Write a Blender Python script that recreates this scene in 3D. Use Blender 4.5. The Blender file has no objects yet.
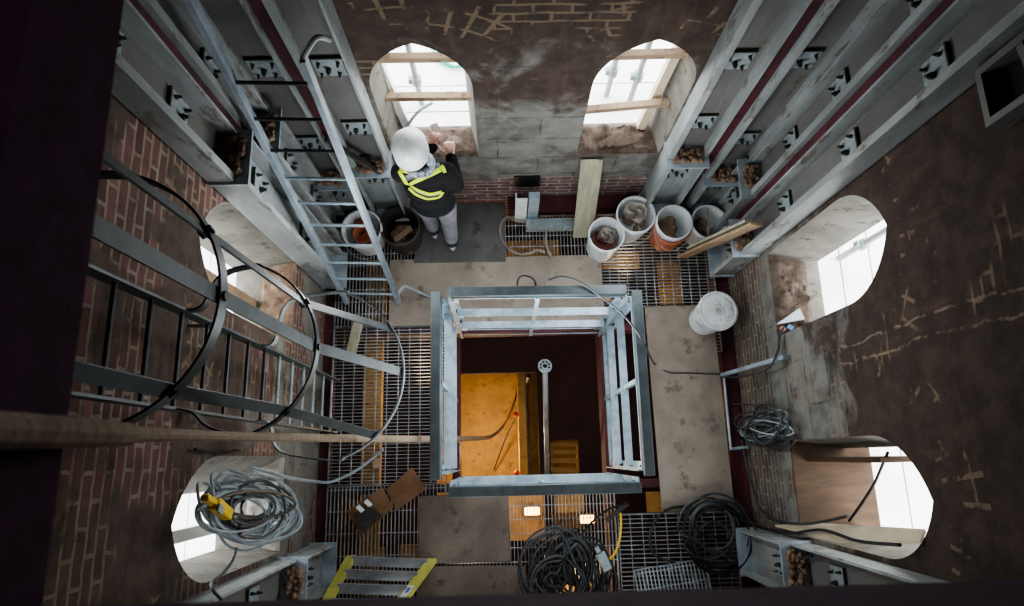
import bpy, bmesh, math, random
from mathutils import Vector, Matrix, Quaternion
from mathutils.bvhtree import BVHTree
random.seed(7)
PI = math.pi
COL = bpy.context.scene.collection
V = Vector

# ------------------------------------------------------------------ camera (calibrated on the shaft's own vertical and horizontal edges)
F, TH, RO, YA, H = 644.5, 0.2352, 0.03454, -0.05719, 5.5
def cam_basis():
    f = V((0, math.sin(TH), -math.cos(TH))); u = V((0, math.cos(TH), math.sin(TH))); r = V((1, 0, 0))
    c, s = math.cos(RO), math.sin(RO)
    r, u = c*r + s*u, -s*r + c*u
    Z = Matrix.Rotation(YA, 3, 'Z')
    return Z @ r, Z @ u, Z @ f
CR, CU, CF = cam_basis()
CAM = V((0, 0, H))
def ray(u, v): return CR*((u-512)/F) + CU*((303-v)/F) + CF
def at(u, v, z=0.0):                      # point of the horizontal plane z seen at a photo position
    d = ray(u, v); return CAM + d*((z-H)/d.z)
def aty(u, v, y): d = ray(u, v); return CAM + d*(y/d.y)
def atx(u, v, x): d = ray(u, v); return CAM + d*(x/d.x)

XL, XR, YF, YN = -1.57, 2.02, 2.27, -1.39      # the four walls
ZTOP = 4.9
WIN_A, WIN_SPRING, WIN_APEX = .32, 1.86, 2.32

# ------------------------------------------------------------------ materials
def lin(h):
    h = h.lstrip('#'); o = []
    for i in (0, 2, 4):
        c = int(h[i:i+2], 16)/255
        o.append(c/12.92 if c <= 0.04045 else ((c+0.055)/1.055)**2.4)
    return (*o, 1.0)
class NT:
    def __init__(s, name):
        s.m = bpy.data.materials.new(name); s.m.use_nodes = True
        s.t = s.m.node_tree; s.t.nodes.clear()
        s.out = s.n('ShaderNodeOutputMaterial'); s.b = s.n('ShaderNodeBsdfPrincipled')
        s.t.links.new(s.b.outputs[0], s.out.inputs[0])
        s.co = s.n('ShaderNodeTexCoord')
    def n(s, typ, **k):
        nd = s.t.nodes.new(typ)
        for a, b in k.items():
            if not a.startswith('i_'): setattr(nd, a, b)
        return nd
    def put(s, sock, val):
        if isinstance(val, bpy.types.NodeSocket): s.t.links.new(val, sock)
        elif isinstance(val, str): sock.default_value = lin(val)
        else: sock.default_value = val
    def noise(s, vec, scale, detail=4, rough=.6, dist=0):
        nd = s.n('ShaderNodeTexNoise'); s.put(nd.inputs['Vector'], vec)
        nd.inputs['Scale'].default_value = scale; nd.inputs['Detail'].default_value = detail
        nd.inputs['Roughness'].default_value = rough; nd.inputs['Distortion'].default_value = dist
        return nd.outputs['Fac']
    def mapping(s, vec, scale=(1, 1, 1), rot=(0, 0, 0), loc=(0, 0, 0)):
        nd = s.n('ShaderNodeMapping'); s.put(nd.inputs[0], vec)
        nd.inputs['Scale'].default_value = scale; nd.inputs['Rotation'].default_value = rot; nd.inputs['Location'].default_value = loc
        return nd.outputs[0]
    def rng(s, val, a, b, c=0., d=1., smooth=True):
        nd = s.n('ShaderNodeMapRange'); nd.interpolation_type = 'SMOOTHSTEP' if smooth else 'LINEAR'
        s.put(nd.inputs[0], val); nd.inputs[1].default_value = a; nd.inputs[2].default_value = b
        nd.inputs[3].default_value = c; nd.inputs[4].default_value = d
        return nd.outputs[0]
    def mix(s, f, a, b, blend='MIX'):
        nd = s.n('ShaderNodeMix', data_type='RGBA', blend_type=blend)
        s.put(nd.inputs[0], f); s.put(nd.inputs[6], a); s.put(nd.inputs[7], b)
        return nd.outputs[2]
    def math(s, op, a, b=0.):
        nd = s.n('ShaderNodeMath', operation=op); s.put(nd.inputs[0], a); s.put(nd.inputs[1], b)
        return nd.outputs[0]
    def bump(s, h, strength=.4, dist=.02):
        nd = s.n('ShaderNodeBump'); s.put(nd.inputs['Height'], h)
        nd.inputs['Strength'].default_value = strength; nd.inputs['Distance'].default_value = dist
        s.put(s.b.inputs['Normal'], nd.outputs[0])
    def set(s, col=None, rough=.7, metal=0., spec=None):
        if col is not None: s.put(s.b.inputs['Base Color'], col)
        s.put(s.b.inputs['Roughness'], rough); s.b.inputs['Metallic'].default_value = metal
        if spec is not None: s.b.inputs['Specular IOR Level'].default_value = spec
        return s.m

def mottled(name, c1, c2, scale=6., rough=.75, metal=0., bump=.25, c3=None, stretch=(1, 1, 1), spec=None):
    t = NT(name); v = t.mapping(t.co.outputs['Object'], stretch)
    n = t.noise(v, scale, 6, .65); col = t.mix(t.rng(n, .35, .65), c1, c2)
    if c3:
        n2 = t.noise(v, scale*2.7, 5, .7); col = t.mix(t.rng(n2, .56, .66), col, c3)
    if bump: t.bump(t.noise(v, scale*4, 4, .6), bump, .004)
    return t.set(col, rough, metal, spec)

M = {}
M['steel']   = mottled('galvanised_steel', '#7d8789', '#a3adb0', 5, .5, .15, .1, '#6a6a64')
M['steel2']  = mottled('grey_primed_steel', '#87919a', '#a8b4bc', 4, .45, .25, .08)
M['column']  = mottled('grey_painted_column', '#7a7e7d', '#9a9f9e', 3.2, .6, 0, .15, '#68615a', (1, 1, .35))
M['web']     = mottled('shaded_column_web', '#595856', '#706f6b', 2.6, .7, 0, .2, '#55493f', (1, 1, .3))  # shade between the flanges put into the web's darker colour
M['rail']    = mottled('bright_galvanised', '#7f909a', '#a3b3bc', 7, .45, .3, .06)
M['railtop'] = mottled('shaded_top_rail', '#4a5355', '#5b6567', 6, .5, .2, .06)  # top rails coloured darker for the shade on their upward faces
M['grate']   = mottled('grating_steel', '#7c8285', '#a2a8ab', 9, .5, .3, .05)
M['grate2']  = mottled('new_grating_steel', '#aab4bc', '#c9d3da', 9, .4, .4, .05)
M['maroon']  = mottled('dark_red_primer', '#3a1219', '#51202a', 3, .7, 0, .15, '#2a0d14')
M['maroon2'] = mottled('shadow_maroon_deck', '#241014', '#2e161b', 5, .85, 0, .15, '#1c0c10')  # the dark shadow under the floor, painted as maroon
M['rust']    = mottled('rust_red_steel', '#4a2321', '#33181b', 6, .8, 0, .3, '#5f3328')
M['bolt']    = mottled('dark_bolt_steel', '#3a3936', '#55524e', 12, .5, .4, .05)
M['black']   = mottled('black_rubber', '#0e0f10', '#1b1c1e', 9, .5, 0, .05)
M['cage']    = mottled('dark_cage_steel', '#33373a', '#474c4e', 5, .45, .3, .05)
M['strap']   = mottled('cage_strap_steel', '#44494a', '#575d5e', 5, .55, .2, .08)
M['board']   = mottled('dusty_floor_board', '#776d62', '#8d8377', 2.2, .85, 0, .3, '#675d53')
M['board2']  = mottled('dusty_brown_board', '#5e534b', '#73675d', 2.2, .85, 0, .3, '#4d433c')
M['mat']     = mottled('dark_steel_plate', '#494846', '#5c5b58', 2.5, .7, .1, .2, '#3c3a38')
M['wood']    = mottled('raw_timber', '#8d7760', '#a78f74', 5, .75, 0, .15, '#75614d', (1, 1, 1))
M['woodgrey']= mottled('weathered_plank', '#8c8975', '#a29e88', 4, .8, 0, .15, '#7a7663', (6, 1, 1))
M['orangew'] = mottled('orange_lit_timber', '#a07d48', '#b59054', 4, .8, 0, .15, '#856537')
M['plywood'] = mottled('plywood', '#3c2a17', '#4d3821', 3, .8, 0, .1, '#46331f', (1, 5, 1))
M['plypale'] = mottled('pale_plywood', '#c0b197', '#d4c6ad', 3, .75, 0, .1)
M['debris']  = mottled('brown_rubble', '#6a5646', '#86705c', 9, .95, 0, .6, '#9b8570')
M['dust']    = mottled('sill_dust', '#463a32', '#5c4e43', 12, .95, 0, .8, '#2f2721')
M['white']   = mottled('white_plastic', '#c6cbcd', '#dde1e2', 5, .4, 0, .04, '#b4b6b4')
M['lid']     = mottled('worn_white_lid', '#a9adae', '#c4c8c9', 6, .45, 0, .05, '#8f9291')
M['print']   = mottled('faded_blue_print', '#c6cbcd', '#dde1e2', 26, .4, 0, .02, '#5a72ae', (1, 1, .5))
M['stencil'] = mottled('faint_red_stencil', '#8f8987', '#9a9492', 16, .6, 0, .02, '#8e2a2c', (1, 1, 1.6))
M['orangep'] = mottled('terracotta_plastic', '#a65f45', '#bb6e50', 5, .55, 0, .06)
M['blackp']  = mottled('black_plastic', '#25211f', '#34302d', 6, .5, 0, .05)
M['cable']   = mottled('dark_cable', '#2b2d2f', '#3f4345', 8, .45, 0, .03)
M['cableg']  = mottled('grey_cable', '#7c878c', '#98a4a9', 8, .45, 0, .03)
M['hose']    = mottled('brown_hose', '#6d655d', '#8b857d', 8, .5, 0, .03)
M['rope']    = mottled('worn_rope', '#85725f', '#a6937e', 30, .95, 0, .8, None, (1, 1, 3))
M['yellow']  = mottled('yellow_fibreglass', '#b5b356', '#c9c872', 6, .5, 0, .05)
M['yellowp'] = mottled('yellow_plastic', '#d2a81c', '#e2bb2e', 6, .45, 0, .03)
M['alu']     = mottled('ribbed_aluminium', '#9b9da0', '#b7babc', 9, .4, .4, .05)
M['hatch']   = mottled('hatch_edge_purple', '#3c1c33', '#4a2640', 20, .9, 0, .3)
M['card']    = mottled('brown_cardboard', '#63492f' , '#755841', 5, .85, 0, .1)
M['lightwall']= mottled('outside_white_board', '#d6d6d0', '#e8e8e4', 3, .8, 0, .05)
M['outgrey'] = mottled('outside_grey_tube', '#8f9698', '#a9b0b2', 6, .45, .5, .03)
M['teal']    = mottled('teal_hose', '#2f9a93', '#3fb0a6', 6, .5, 0, .02)
M['skin']    = mottled('skin', '#c29d8a', '#d2b09e', 9, .55, 0, .03)
M['jacket']  = mottled('black_jersey', '#07080a', '#0e0f12', 14, .95, 0, .3)
M['trouser'] = mottled('grey_trousers', '#77767d', '#8b8a90', 10, .85, 0, .25)
M['shoe']    = mottled('dark_shoe', '#1b1b1d', '#2b2b2d', 8, .6, 0, .1)
M['sole']    = mottled('white_sole', '#aeb2b5', '#c4c8ca', 8, .6, 0, .05)
M['helmet']  = mottled('white_helmet', '#dcdfe0', '#e9ebeb', 3, .32, 0, .01)
M['hivis']   = mottled('hi_vis_yellow', '#cbe32a', '#dcf03c', 9, .7, 0, .05)
M['reflect'] = mottled('reflective_grey', '#4f5355', '#606466', 9, .45, .2, .05)
M['hair']    = mottled('dark_hair', '#1c1512', '#2a201b', 20, .6, 0, .2)
M['scarf']   = mottled('blue_white_scarf', '#2c3d56', '#c3ccd4', 45, .9, 0, .1)
M['eye']     = mottled('eye_white', '#dddcd8', '#e4e3df', 5, .3, 0, 0)
M['lip']     = mottled('lip', '#9a5c50', '#a8675a', 9, .5, 0, .02)
M['redp']    = mottled('red_plastic', '#b01f22', '#c22c2e', 6, .5, 0, .03)
M['redcloth']= mottled('dull_red_cloth', '#6d3a36', '#80504a', 8, .9, 0, .2)
M['greycloth']= mottled('grey_rag', '#8b857b', '#a39d93', 8, .9, 0, .3)
M['bluep']   = mottled('blue_plastic', '#3f6f94', '#5285ab', 6, .5, 0, .03)
M['redlamp'] = mottled('orange_red_lamp', '#d2432a', '#e05032', 6, .4, 0, .02)
M['sticker'] = mottled('sticker_white', '#cfd3d8', '#dfe3e6', 20, .5, 0, .02)
M['stickerb']= mottled('sticker_blue', '#43599b', '#5468a8', 20, .5, 0, .02)
def glow(name, col, s):
    t = NT(name); t.b.inputs['Emission Color'].default_value = lin(col); t.b.inputs['Emission Strength'].default_value = s
    n = t.noise(t.co.outputs['Object'], 9); return t.set(t.mix(n, col, col), .5)
M['lamp'] = glow('warm_lamp_lens', '#ffb45a', 9.)

def wall_mat(name, axis, zgrey, brick_lo, brickpatch, tracepatch, cdark, cdark2, shift=0., wc=(0, 1), ring=.5, bcols=('#70524a', '#523b36', '#8d8176'), lines=()):
    """soot-dark plastered masonry: smoke-dark above, bare grey stone courses lower down, brick where the plaster is gone"""
    t = NT(name); o = t.co.outputs['Object']
    sep = t.n('ShaderNodeSeparateXYZ'); t.put(sep.inputs[0], o)
    cmb = t.n('ShaderNodeCombineXYZ'); t.put(cmb.inputs[0], sep.outputs[axis]); t.put(cmb.inputs[1], sep.outputs[2]); cmb.inputs[2].default_value = shift
    uv = cmb.outputs[0]; z = sep.outputs[2]; s = sep.outputs[axis]
    wob = t.n('ShaderNodeVectorMath', operation='SCALE')
    nz = t.n('ShaderNodeTexNoise'); t.put(nz.inputs['Vector'], uv); nz.inputs['Scale'].default_value = 6.; nz.inputs['Detail'].default_value = 3
    t.put(wob.inputs[0], nz.outputs['Color']); wob.inputs['Scale'].default_value = .035
    add = t.n('ShaderNodeVectorMath', operation='ADD'); t.put(add.inputs[0], uv); t.put(add.inputs[1], wob.outputs[0]); wuv = add.outputs[0]
    def brick(w, h, mort, c1, c2, cm):
        b = t.n('ShaderNodeTexBrick'); t.put(b.inputs['Vector'], wuv)
        b.inputs['Scale'].default_value = 1.; b.inputs['Brick Width'].default_value = w; b.inputs['Row Height'].default_value = h
        b.inputs['Mortar Size'].default_value = mort; b.inputs['Mortar Smooth'].default_value = .3
        t.put(b.inputs['Color1'], c1); t.put(b.inputs['Color2'], c2); t.put(b.inputs['Mortar'], cm)
        return b
    n1 = t.noise(uv, 1.1, 4, .6); n2 = t.noise(uv, 7., 7, .68); n3 = t.noise(t.mapping(uv, (1, .16, 1)), 9., 5, .6); n4 = t.noise(uv, 2.6, 5, .6, .6)
    dark = t.mix(t.rng(n2, .32, .68), cdark, cdark2)
    dark = t.mix(t.math('MULTIPLY', t.rng(n3, .55, .72), .5), dark, '#5b4a40')
    st = brick(.62, .3, .008, '#6f6e69', '#5d5b56', '#46423d')
    grey = t.mix(t.rng(n2, .35, .7), st.outputs['Color'], '#7d7c76')
    grey = t.mix(t.math('MULTIPLY', t.rng(n4, .5, .66), .75), grey, '#4a433d')
    zz = t.math('ADD', z, t.rng(n4, .3, .7, -.5, .5))
    fg = t.rng(zz, zgrey + .35, zgrey - .35)
    col = t.mix(fg, dark, grey)
    bk = brick(.205, .066, .010, *bcols)
    bcol = t.mix(t.rng(n2, .4, .7, 0, .6), bk.outputs['Color'], '#433531')
    bm = t.math('MULTIPLY', t.rng(n1, brickpatch, brickpatch + .06), t.rng(n4, .40, .50))
    bm = t.math('MAXIMUM', bm, t.rng(t.math('ADD', z, t.rng(n4, .3, .7, -.06, .06)), brick_lo + .04, brick_lo - .04))
    col = t.mix(bm, col, bcol)
    mort = t.math('MULTIPLY', bk.outputs['Fac'], t.rng(t.noise(uv, 1.7, 3, .5), tracepatch, tracepatch + .05))
    # ring of arch bricks over each window, its joints showing pale where the soot has been knocked off
    sm = t.math('SUBTRACT', t.math('ABSOLUTE', t.math('SUBTRACT', s, (wc[0]+wc[1])/2)), (wc[1]-wc[0])/2)
    zm = t.math('SUBTRACT', z, WIN_SPRING - .15)
    rr = t.math('SQRT', t.math('ADD', t.math('MULTIPLY', sm, sm), t.math('MULTIPLY', zm, zm)))
    pc = t.n('ShaderNodeCombineXYZ'); t.put(pc.inputs[0], rr); t.put(pc.inputs[1], t.math('MULTIPLY', t.math('ARCTAN2', sm, zm), .62))
    ab = t.n('ShaderNodeTexBrick'); t.put(ab.inputs['Vector'], pc.outputs[0]); ab.offset = 0.
    ab.inputs['Scale'].default_value = 1.; ab.inputs['Brick Width'].default_value = .13; ab.inputs['Row Height'].default_value = .085; ab.inputs['Mortar Size'].default_value = .009
    band = t.math('MULTIPLY', t.rng(rr, .70, .71), t.rng(rr, .99, .98)); band = t.math('MULTIPLY', band, t.rng(z, WIN_SPRING-.05, WIN_SPRING+.1))
    arcs = t.math('MULTIPLY', t.math('MULTIPLY', ab.outputs['Fac'], band), t.rng(t.noise(uv, 3.3, 4, .6), ring, ring + .06))
    mort = t.math('MULTIPLY', t.math('MAXIMUM', mort, arcs), t.rng(n2, .3, .45))
    col = t.mix(t.math('MULTIPLY', mort, .6), col, '#85745f')
    for L in lines:
        lm = t.rng(t.math('ABSOLUTE', t.math('ADD', t.math('SUBTRACT', s, L), t.rng(n4, .3, .7, -.02, .02))), .010, .003)
        lm = t.math('MULTIPLY', t.math('MULTIPLY', lm, t.rng(z, 1.5, 1.8)), t.rng(n2, .42, .55))
        col = t.mix(t.math('MULTIPLY', lm, .7), col, '#8b7b69')
    t.bump(t.math('ADD', t.math('MULTIPLY', n2, .8), t.math('MULTIPLY', t.math('MAXIMUM', t.math('MULTIPLY', bk.outputs['Fac'], bm), mort), -.5)), .5, .02)
    return t.set(col, .9, 0, .25)
M['wall_far']   = wall_mat('sooty_wall_far', 0, 1.8, .5, .72, .60, '#382f29', '#4c4039', 1.3, (-.485, .91), .53, ('#7d6460', '#665350', '#9d918a'))
M['wall_left']  = wall_mat('sooty_wall_left', 1, 1.1, -.3, .475, .53, '#433831', '#574a42', 4.7, (-.275, 1.17), .56, ('#7a5850', '#573f3a', '#867a70'))
M['wall_right'] = wall_mat('sooty_wall_right', 1, 1.4, .62, .74, .575, '#382e29', '#4b3f38', 9.1, (-.25, 1.14), .51, ('#6a625a', '#564f49', '#807a70'), (.50, .60))
M['reveal'] = mottled('window_reveal_stone', '#605c54', '#79756b', 4, .85, 0, .3, '#48433c')

# ------------------------------------------------------------------ mesh builder
class B:
    def __init__(s): s.bm = bmesh.new()
    def box(s, lo, hi):
        (x0, y0, z0), (x1, y1, z1) = lo, hi
        vs = [s.bm.verts.new(p) for p in ((x0,y0,z0),(x1,y0,z0),(x1,y1,z0),(x0,y1,z0),(x0,y0,z1),(x1,y0,z1),(x1,y1,z1),(x0,y1,z1))]
        for f in ((3,2,1,0),(4,5,6,7),(0,1,5,4),(1,2,6,5),(2,3,7,6),(3,0,4,7)): s.bm.faces.new([vs[i] for i in f])
        return s
    def bar(s, a, b, w, h, up=(0, 0, 1)):
        a, b = V(a), V(b); d = (b-a).normalized(); up = V(up)
        if abs(d.dot(up)) > .98: up = V((0, 1, 0))
        x = d.cross(up).normalized(); y = x.cross(d)
        q = []
        for p in (a, b):
            for i, j in ((-1,-1),(1,-1),(1,1),(-1,1)): q.append(s.bm.verts.new(p + x*(i*w/2) + y*(j*h/2)))
        for f in ((3,2,1,0),(4,5,6,7),(0,1,5,4),(1,2,6,5),(2,3,7,6),(3,0,4,7)): s.bm.faces.new([q[i] for i in f])
        return s
    def prism(s, pts, vec):
        pts = [V(p) for p in pts]; vec = V(vec)
        a = [s.bm.verts.new(p) for p in pts]; b = [s.bm.verts.new(p+vec) for p in pts]
        n = len(a); s.bm.faces.new(a[::-1]); s.bm.faces.new(b)
        for i in range(n): s.bm.faces.new((a[i], a[(i+1) % n], b[(i+1) % n], b[i]))
        return s
    def tube(s, pts, r, n=8, closed=False):
        pts = [V(p) for p in pts]; m = len(pts); rings = []
        up = None
        for i, p in enumerate(pts):
            if closed: d = pts[(i+1) % m] - pts[i-1]
            else: d = pts[min(i+1, m-1)] - pts[max(i-1, 0)]
            d = d.normalized() if d.length > 1e-9 else V((0, 0, 1))
            if up is None:
                up = V((0, 0, 1)) if abs(d.z) < .9 else V((0, 1, 0))
            x = d.cross(up); x = x.normalized() if x.length > 1e-6 else d.orthogonal().normalized()
            up = x.cross(d).normalized()
            rr = r[i] if isinstance(r, (list, tuple)) else r
            rings.append([s.bm.verts.new(p + (x*math.cos(2*PI*k/n) + up*math.sin(2*PI*k/n))*rr) for k in range(n)])
        for i in range(m if closed else m-1):
            A, C = rings[i], rings[(i+1) % m]
            for k in range(n): s.bm.faces.new((A[k], A[(k+1) % n], C[(k+1) % n], C[k]))
        if not closed: s.bm.faces.new(rings[0][::-1]); s.bm.faces.new(rings[-1])
        return s
    def lathe(s, prof, c=(0, 0, 0), n=28, axis=(0, 0, 1), ring=False):
        c = V(c); q = V((0, 0, 1)).rotation_difference(V(axis)); rings = []
        for r, z in prof:
            rings.append([s.bm.verts.new(c + q @ V((max(r, 1e-4)*math.cos(2*PI*k/n), max(r, 1e-4)*math.sin(2*PI*k/n), z))) for k in range(n)])
        for A, C in zip(rings, rings[1:]):
            for k in range(n): s.bm.faces.new((A[k], A[(k+1) % n], C[(k+1) % n], C[k]))
        if not ring: s.bm.faces.new(rings[0][::-1]); s.bm.faces.new(rings[-1])
        return s
    def blob(s, c, r, sc=(1, 1, 1), jit=0., sub=2, rot=0.):
        R = Matrix.Rotation(rot, 3, 'Z')
        out = bmesh.ops.create_icosphere(s.bm, subdivisions=sub, radius=1.)
        for v in out['verts']:
            p = v.co.copy()
            k = 1 + random.uniform(-jit, jit)
            v.co = V(c) + R @ V((p.x*r*sc[0]*k, p.y*r*sc[1]*k, p.z*r*sc[2]*k))
        return s
    def face(s, pts): s.bm.faces.new([s.bm.verts.new(p) for p in pts]); return s

def finish(o, mat, angle=.6):
    me = o.data
    if mat: me.materials.append(mat)
    for p in me.polygons: p.use_smooth = True
    try: me.set_sharp_from_angle(angle=angle)
    except Exception: pass
def obj(name, b, mat, parent=None, bevel=0.):
    bm = b.bm if isinstance(b, B) else b
    bmesh.ops.recalc_face_normals(bm, faces=bm.faces[:])
    me = bpy.data.meshes.new(name); 
    if len(bm.verts) == 0: bm.verts.new((0, 0, 0))
    lo = V((min(v.co.x for v in bm.verts), min(v.co.y for v in bm.verts), min(v.co.z for v in bm.verts)))
    hi = V((max(v.co.x for v in bm.verts), max(v.co.y for v in bm.verts), max(v.co.z for v in bm.verts)))
    org = V(((lo.x+hi.x)/2, (lo.y+hi.y)/2, lo.z))
    if name.startswith(('wall', 'floor', 'ceiling')): org = V((0, 0, 0))     # keep texture space in metres from the shaft's origin
    bmesh.ops.translate(bm, verts=bm.verts[:], vec=-org)
    bm.to_mesh(me); bm.free()
    o = bpy.data.objects.new(name, me); COL.objects.link(o); finish(o, mat)
    o.location = org
    if bevel:
        md = o.modifiers.new('bevel', 'BEVEL'); md.width = bevel; md.segments = 2; md.limit_method = 'ANGLE'
    if parent:
        o.parent = parent
        pl = V((0, 0, 0)); q = parent
        o.location = org - world_loc(parent)
    return o
def world_loc(o):
    p = V(o.location)
    while o.parent: o = o.parent; p += V(o.location)
    return p
def thing(name, label, cat, loc=(0, 0, 0), group=None, kind=None):
    o = bpy.data.objects.new(name, None); COL.objects.link(o); o.location = loc; o.empty_display_size = .05
    return tag(o, label, cat, group, kind)
def tag(o, label=None, cat=None, group=None, kind=None):
    if label: o['label'] = label
    if cat: o['category'] = cat
    if group: o['group'] = group
    if kind: o['kind'] = kind
    return o
def struct(name, b, mat): o = obj(name, b, mat); o['kind'] = 'structure'; return o
def kids(o): return [c for c in bpy.data.objects if c.parent == o]
def dup(root, loc, label, group=None):
    r = root.copy(); COL.objects.link(r); r.location = loc; r['label'] = label
    if group: r['group'] = group
    for ch in kids(root):
        c = ch.copy(); COL.objects.link(c); c.parent = r
        for g in kids(ch):
            d = g.copy(); COL.objects.link(d); d.parent = c
    return r
def smooth_path(pts, n=8, closed=False):
    pts = [V(p) for p in pts]; m = len(pts); out = []
    rg = range(m) if closed else range(m-1)
    for i in rg:
        if closed: p0, p1, p2, p3 = pts[i-1], pts[i], pts[(i+1) % m], pts[(i+2) % m]
        else: p0, p1, p2, p3 = pts[max(i-1, 0)], pts[i], pts[i+1], pts[min(i+2, m-1)]
        for k in range(n):
            t = k/n
            out.append(.5*((2*p1) + (p2-p0)*t + (2*p0-5*p1+4*p2-p3)*t*t + (3*p1-p0-3*p2+p3)*t**3))
    if not closed: out.append(pts[-1])
    return out

# ------------------------------------------------------------------ walls with pointed windows
SILL = {'far': .9, 'left': .78, 'right': .82}
WINC = {'far': (-.485, .91), 'left': (-.275, 1.17), 'right': (-.25, 1.14), 'near': (-.485, .91)}
T = .30
OUT = {'left': {-.275: (-.10, .62)}}
TW = {'far': .27, 'near': .27, 'left': .45, 'right': .38}
def arch(c, n=12):
    h = WIN_APEX - WIN_SPRING; a = WIN_A; r = (a*a + h*h)/(2*a)
    th = math.asin(h/r); L = []
    for i in range(n+1):
        t = th*i/n; L.append((c - a + r - r*math.cos(t), WIN_SPRING + r*math.sin(t)))
    Rr = [(2*c - s, z) for s, z in L[::-1]][1:]
    return L + Rr
def wall(name, key, s0, s1, frame, mat, z0=-.5, z1=ZTOP):
    """frame(s, n, z) -> world, n = distance into the room from the wall face"""
    b = B(); cs = sorted(WINC[key]); sill = SILL.get(key, .85); tw = TW[key]
    edges = [s0] + [e for c in cs for e in (c-WIN_A, c+WIN_A)] + [s1]
    for i in range(0, len(edges), 2):
        b.face([frame(edges[i], 0, z0), frame(edges[i+1], 0, z0), frame(edges[i+1], 0, z1), frame(edges[i], 0, z1)])
    for c in cs:
        A = arch(c)
        b.face([frame(c-WIN_A, 0, z0), frame(c+WIN_A, 0, z0), frame(c+WIN_A, 0, sill), frame(c-WIN_A, 0, sill)])
        for (a, za), (d, zd) in zip(A, A[1:]):
            b.face([frame(a, 0, za), frame(d, 0, zd), frame(d, 0, z1), frame(a, 0, z1)])
    bmesh.ops.remove_doubles(b.bm, verts=b.bm.verts[:], dist=1e-4)
    w = struct(name, b, mat)
    # outer face, its openings a little narrower: the jambs are splayed
    def sh(c, a, z):
        dc, K = OUT.get(key, {}).get(c, (0, .80)); return (c + dc + (a-c)*K, sill + (z-sill)*(1 if z <= sill else .965))
    r = B(); ed = [s0] + [e for c in cs for e in (sh(c, c-WIN_A, 0)[0], sh(c, c+WIN_A, 0)[0])] + [s1]
    for i in range(0, len(ed), 2): r.face([frame(ed[i], -tw, z0), frame(ed[i+1], -tw, z0), frame(ed[i+1], -tw, z1), frame(ed[i], -tw, z1)])
    for c in cs:
        A = [sh(c, *p) for p in arch(c)]
        ka, kb = sh(c, c-WIN_A, 0)[0], sh(c, c+WIN_A, 0)[0]; r.face([frame(ka, -tw, z0), frame(kb, -tw, z0), frame(kb, -tw, sill), frame(ka, -tw, sill)])
        for (a, za), (d, zd) in zip(A, A[1:]): r.face([frame(a, -tw, za), frame(d, -tw, zd), frame(d, -tw, z1), frame(a, -tw, z1)])
        loop = [(c-WIN_A, sill)] + arch(c) + [(c+WIN_A, sill)]
        for (a, za), (d, zd) in zip(loop, loop[1:] + loop[:1]):
            (a2, za2), (d2, zd2) = sh(c, a, za), sh(c, d, zd)
            r.face([frame(a, 0, za), frame(d, 0, zd), frame(d2, -tw, zd2), frame(a2, -tw, za2)])
    bmesh.ops.remove_doubles(r.bm, verts=r.bm.verts[:], dist=1e-4)
    obj('reveal', r, M['reveal'], w)
    return w
ffar  = lambda s, n, z: V((s, YF - n, z))
fnear = lambda s, n, z: V((s, YN + n, z))
fleft = lambda s, n, z: V((XL + n, s, z))
fright= lambda s, n, z: V((XR - n, s, z))
wall('wall_far', 'far', XL - T, XR + T, ffar, M['wall_far'])
wall('wall_near', 'near', XL - T, XR + T, fnear, M['wall_far'])
wall('wall_left', 'left', YN - T, YF + T, fleft, M['wall_left'])
wall('wall_right', 'right', YN - T, YF + T, fright, M['wall_right'])
# the level the picture is taken from: a slab with a square hatch, and a closed room below the gratings
b = B()
hx0, hy0, hx1, hy1 = -.40, -.115, .66, .62
b.box((XL-T, YN-T, ZTOP), (hx0, YF+T, ZTOP+.12)).box((hx1, YN-T, ZTOP), (XR+T, YF+T, ZTOP+.12))
b.box((hx0, YN-T, ZTOP), (hx1, hy0, ZTOP+.12)).box((hx0, hy1, ZTOP), (hx1, YF+T, ZTOP+.12))
struct('ceiling', b, M['hatch'])
b = B(); b.box((XL-T, YN-T, 7.0), (XR+T, YF+T, 7.1))
for lo, hi in (((XL-T-.05, YN-T, ZTOP), (XL-T, YF+T, 7)), ((XR+T, YN-T, ZTOP), (XR+T+.05, YF+T, 7)), ((XL-T, YN-T-.05, ZTOP), (XR+T, YN-T, 7)), ((XL-T, YF+T, ZTOP), (XR+T, YF+T+.05, 7))): b.box(lo, hi)
struct('ceiling_2', b, M['wall_far'])

ZD = -1.6                                                   # deck one stage below, its maroon standing in for shadow
b = B()
# deck with two openings, seen through the guarded hatch
ox0, ox1, oy0, oy1 = -.75, .35, -.75, .91
lx0, lx1, ly0, ly1 = .47, .78, -.75, .17
b.box((XL-T, oy1, ZD-.08), (XR+T, YF+T, ZD)).box((XL-T, YN-T, ZD-.08), (XR+T, oy0, ZD))
b.box((XL-T, oy0, ZD-.08), (ox0, oy1, ZD)).box((ox1, oy0, ZD-.08), (lx0, oy1, ZD)).box((lx1, oy0, ZD-.08), (XR+T, oy1, ZD)).box((lx0, ly1, ZD-.08), (lx1, oy1, ZD))
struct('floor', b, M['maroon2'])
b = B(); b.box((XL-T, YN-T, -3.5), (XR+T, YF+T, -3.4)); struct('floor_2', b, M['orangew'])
b = B()
for lo, hi in (((XL-T-.05, YN-T-.05, -3.4), (XL-T, YF+T+.05, -.45)), ((XR+T, YN-T-.05, -3.4), (XR+T+.05, YF+T+.05, -.45)), ((XL-T, YN-T-.05, -3.4), (XR+T, YN-T, -.45)), ((XL-T, YF+T, -3.4), (XR+T, YF+T+.05, -.45))): b.box(lo, hi)
struct('wall_lower', b, M['rust'])

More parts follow.
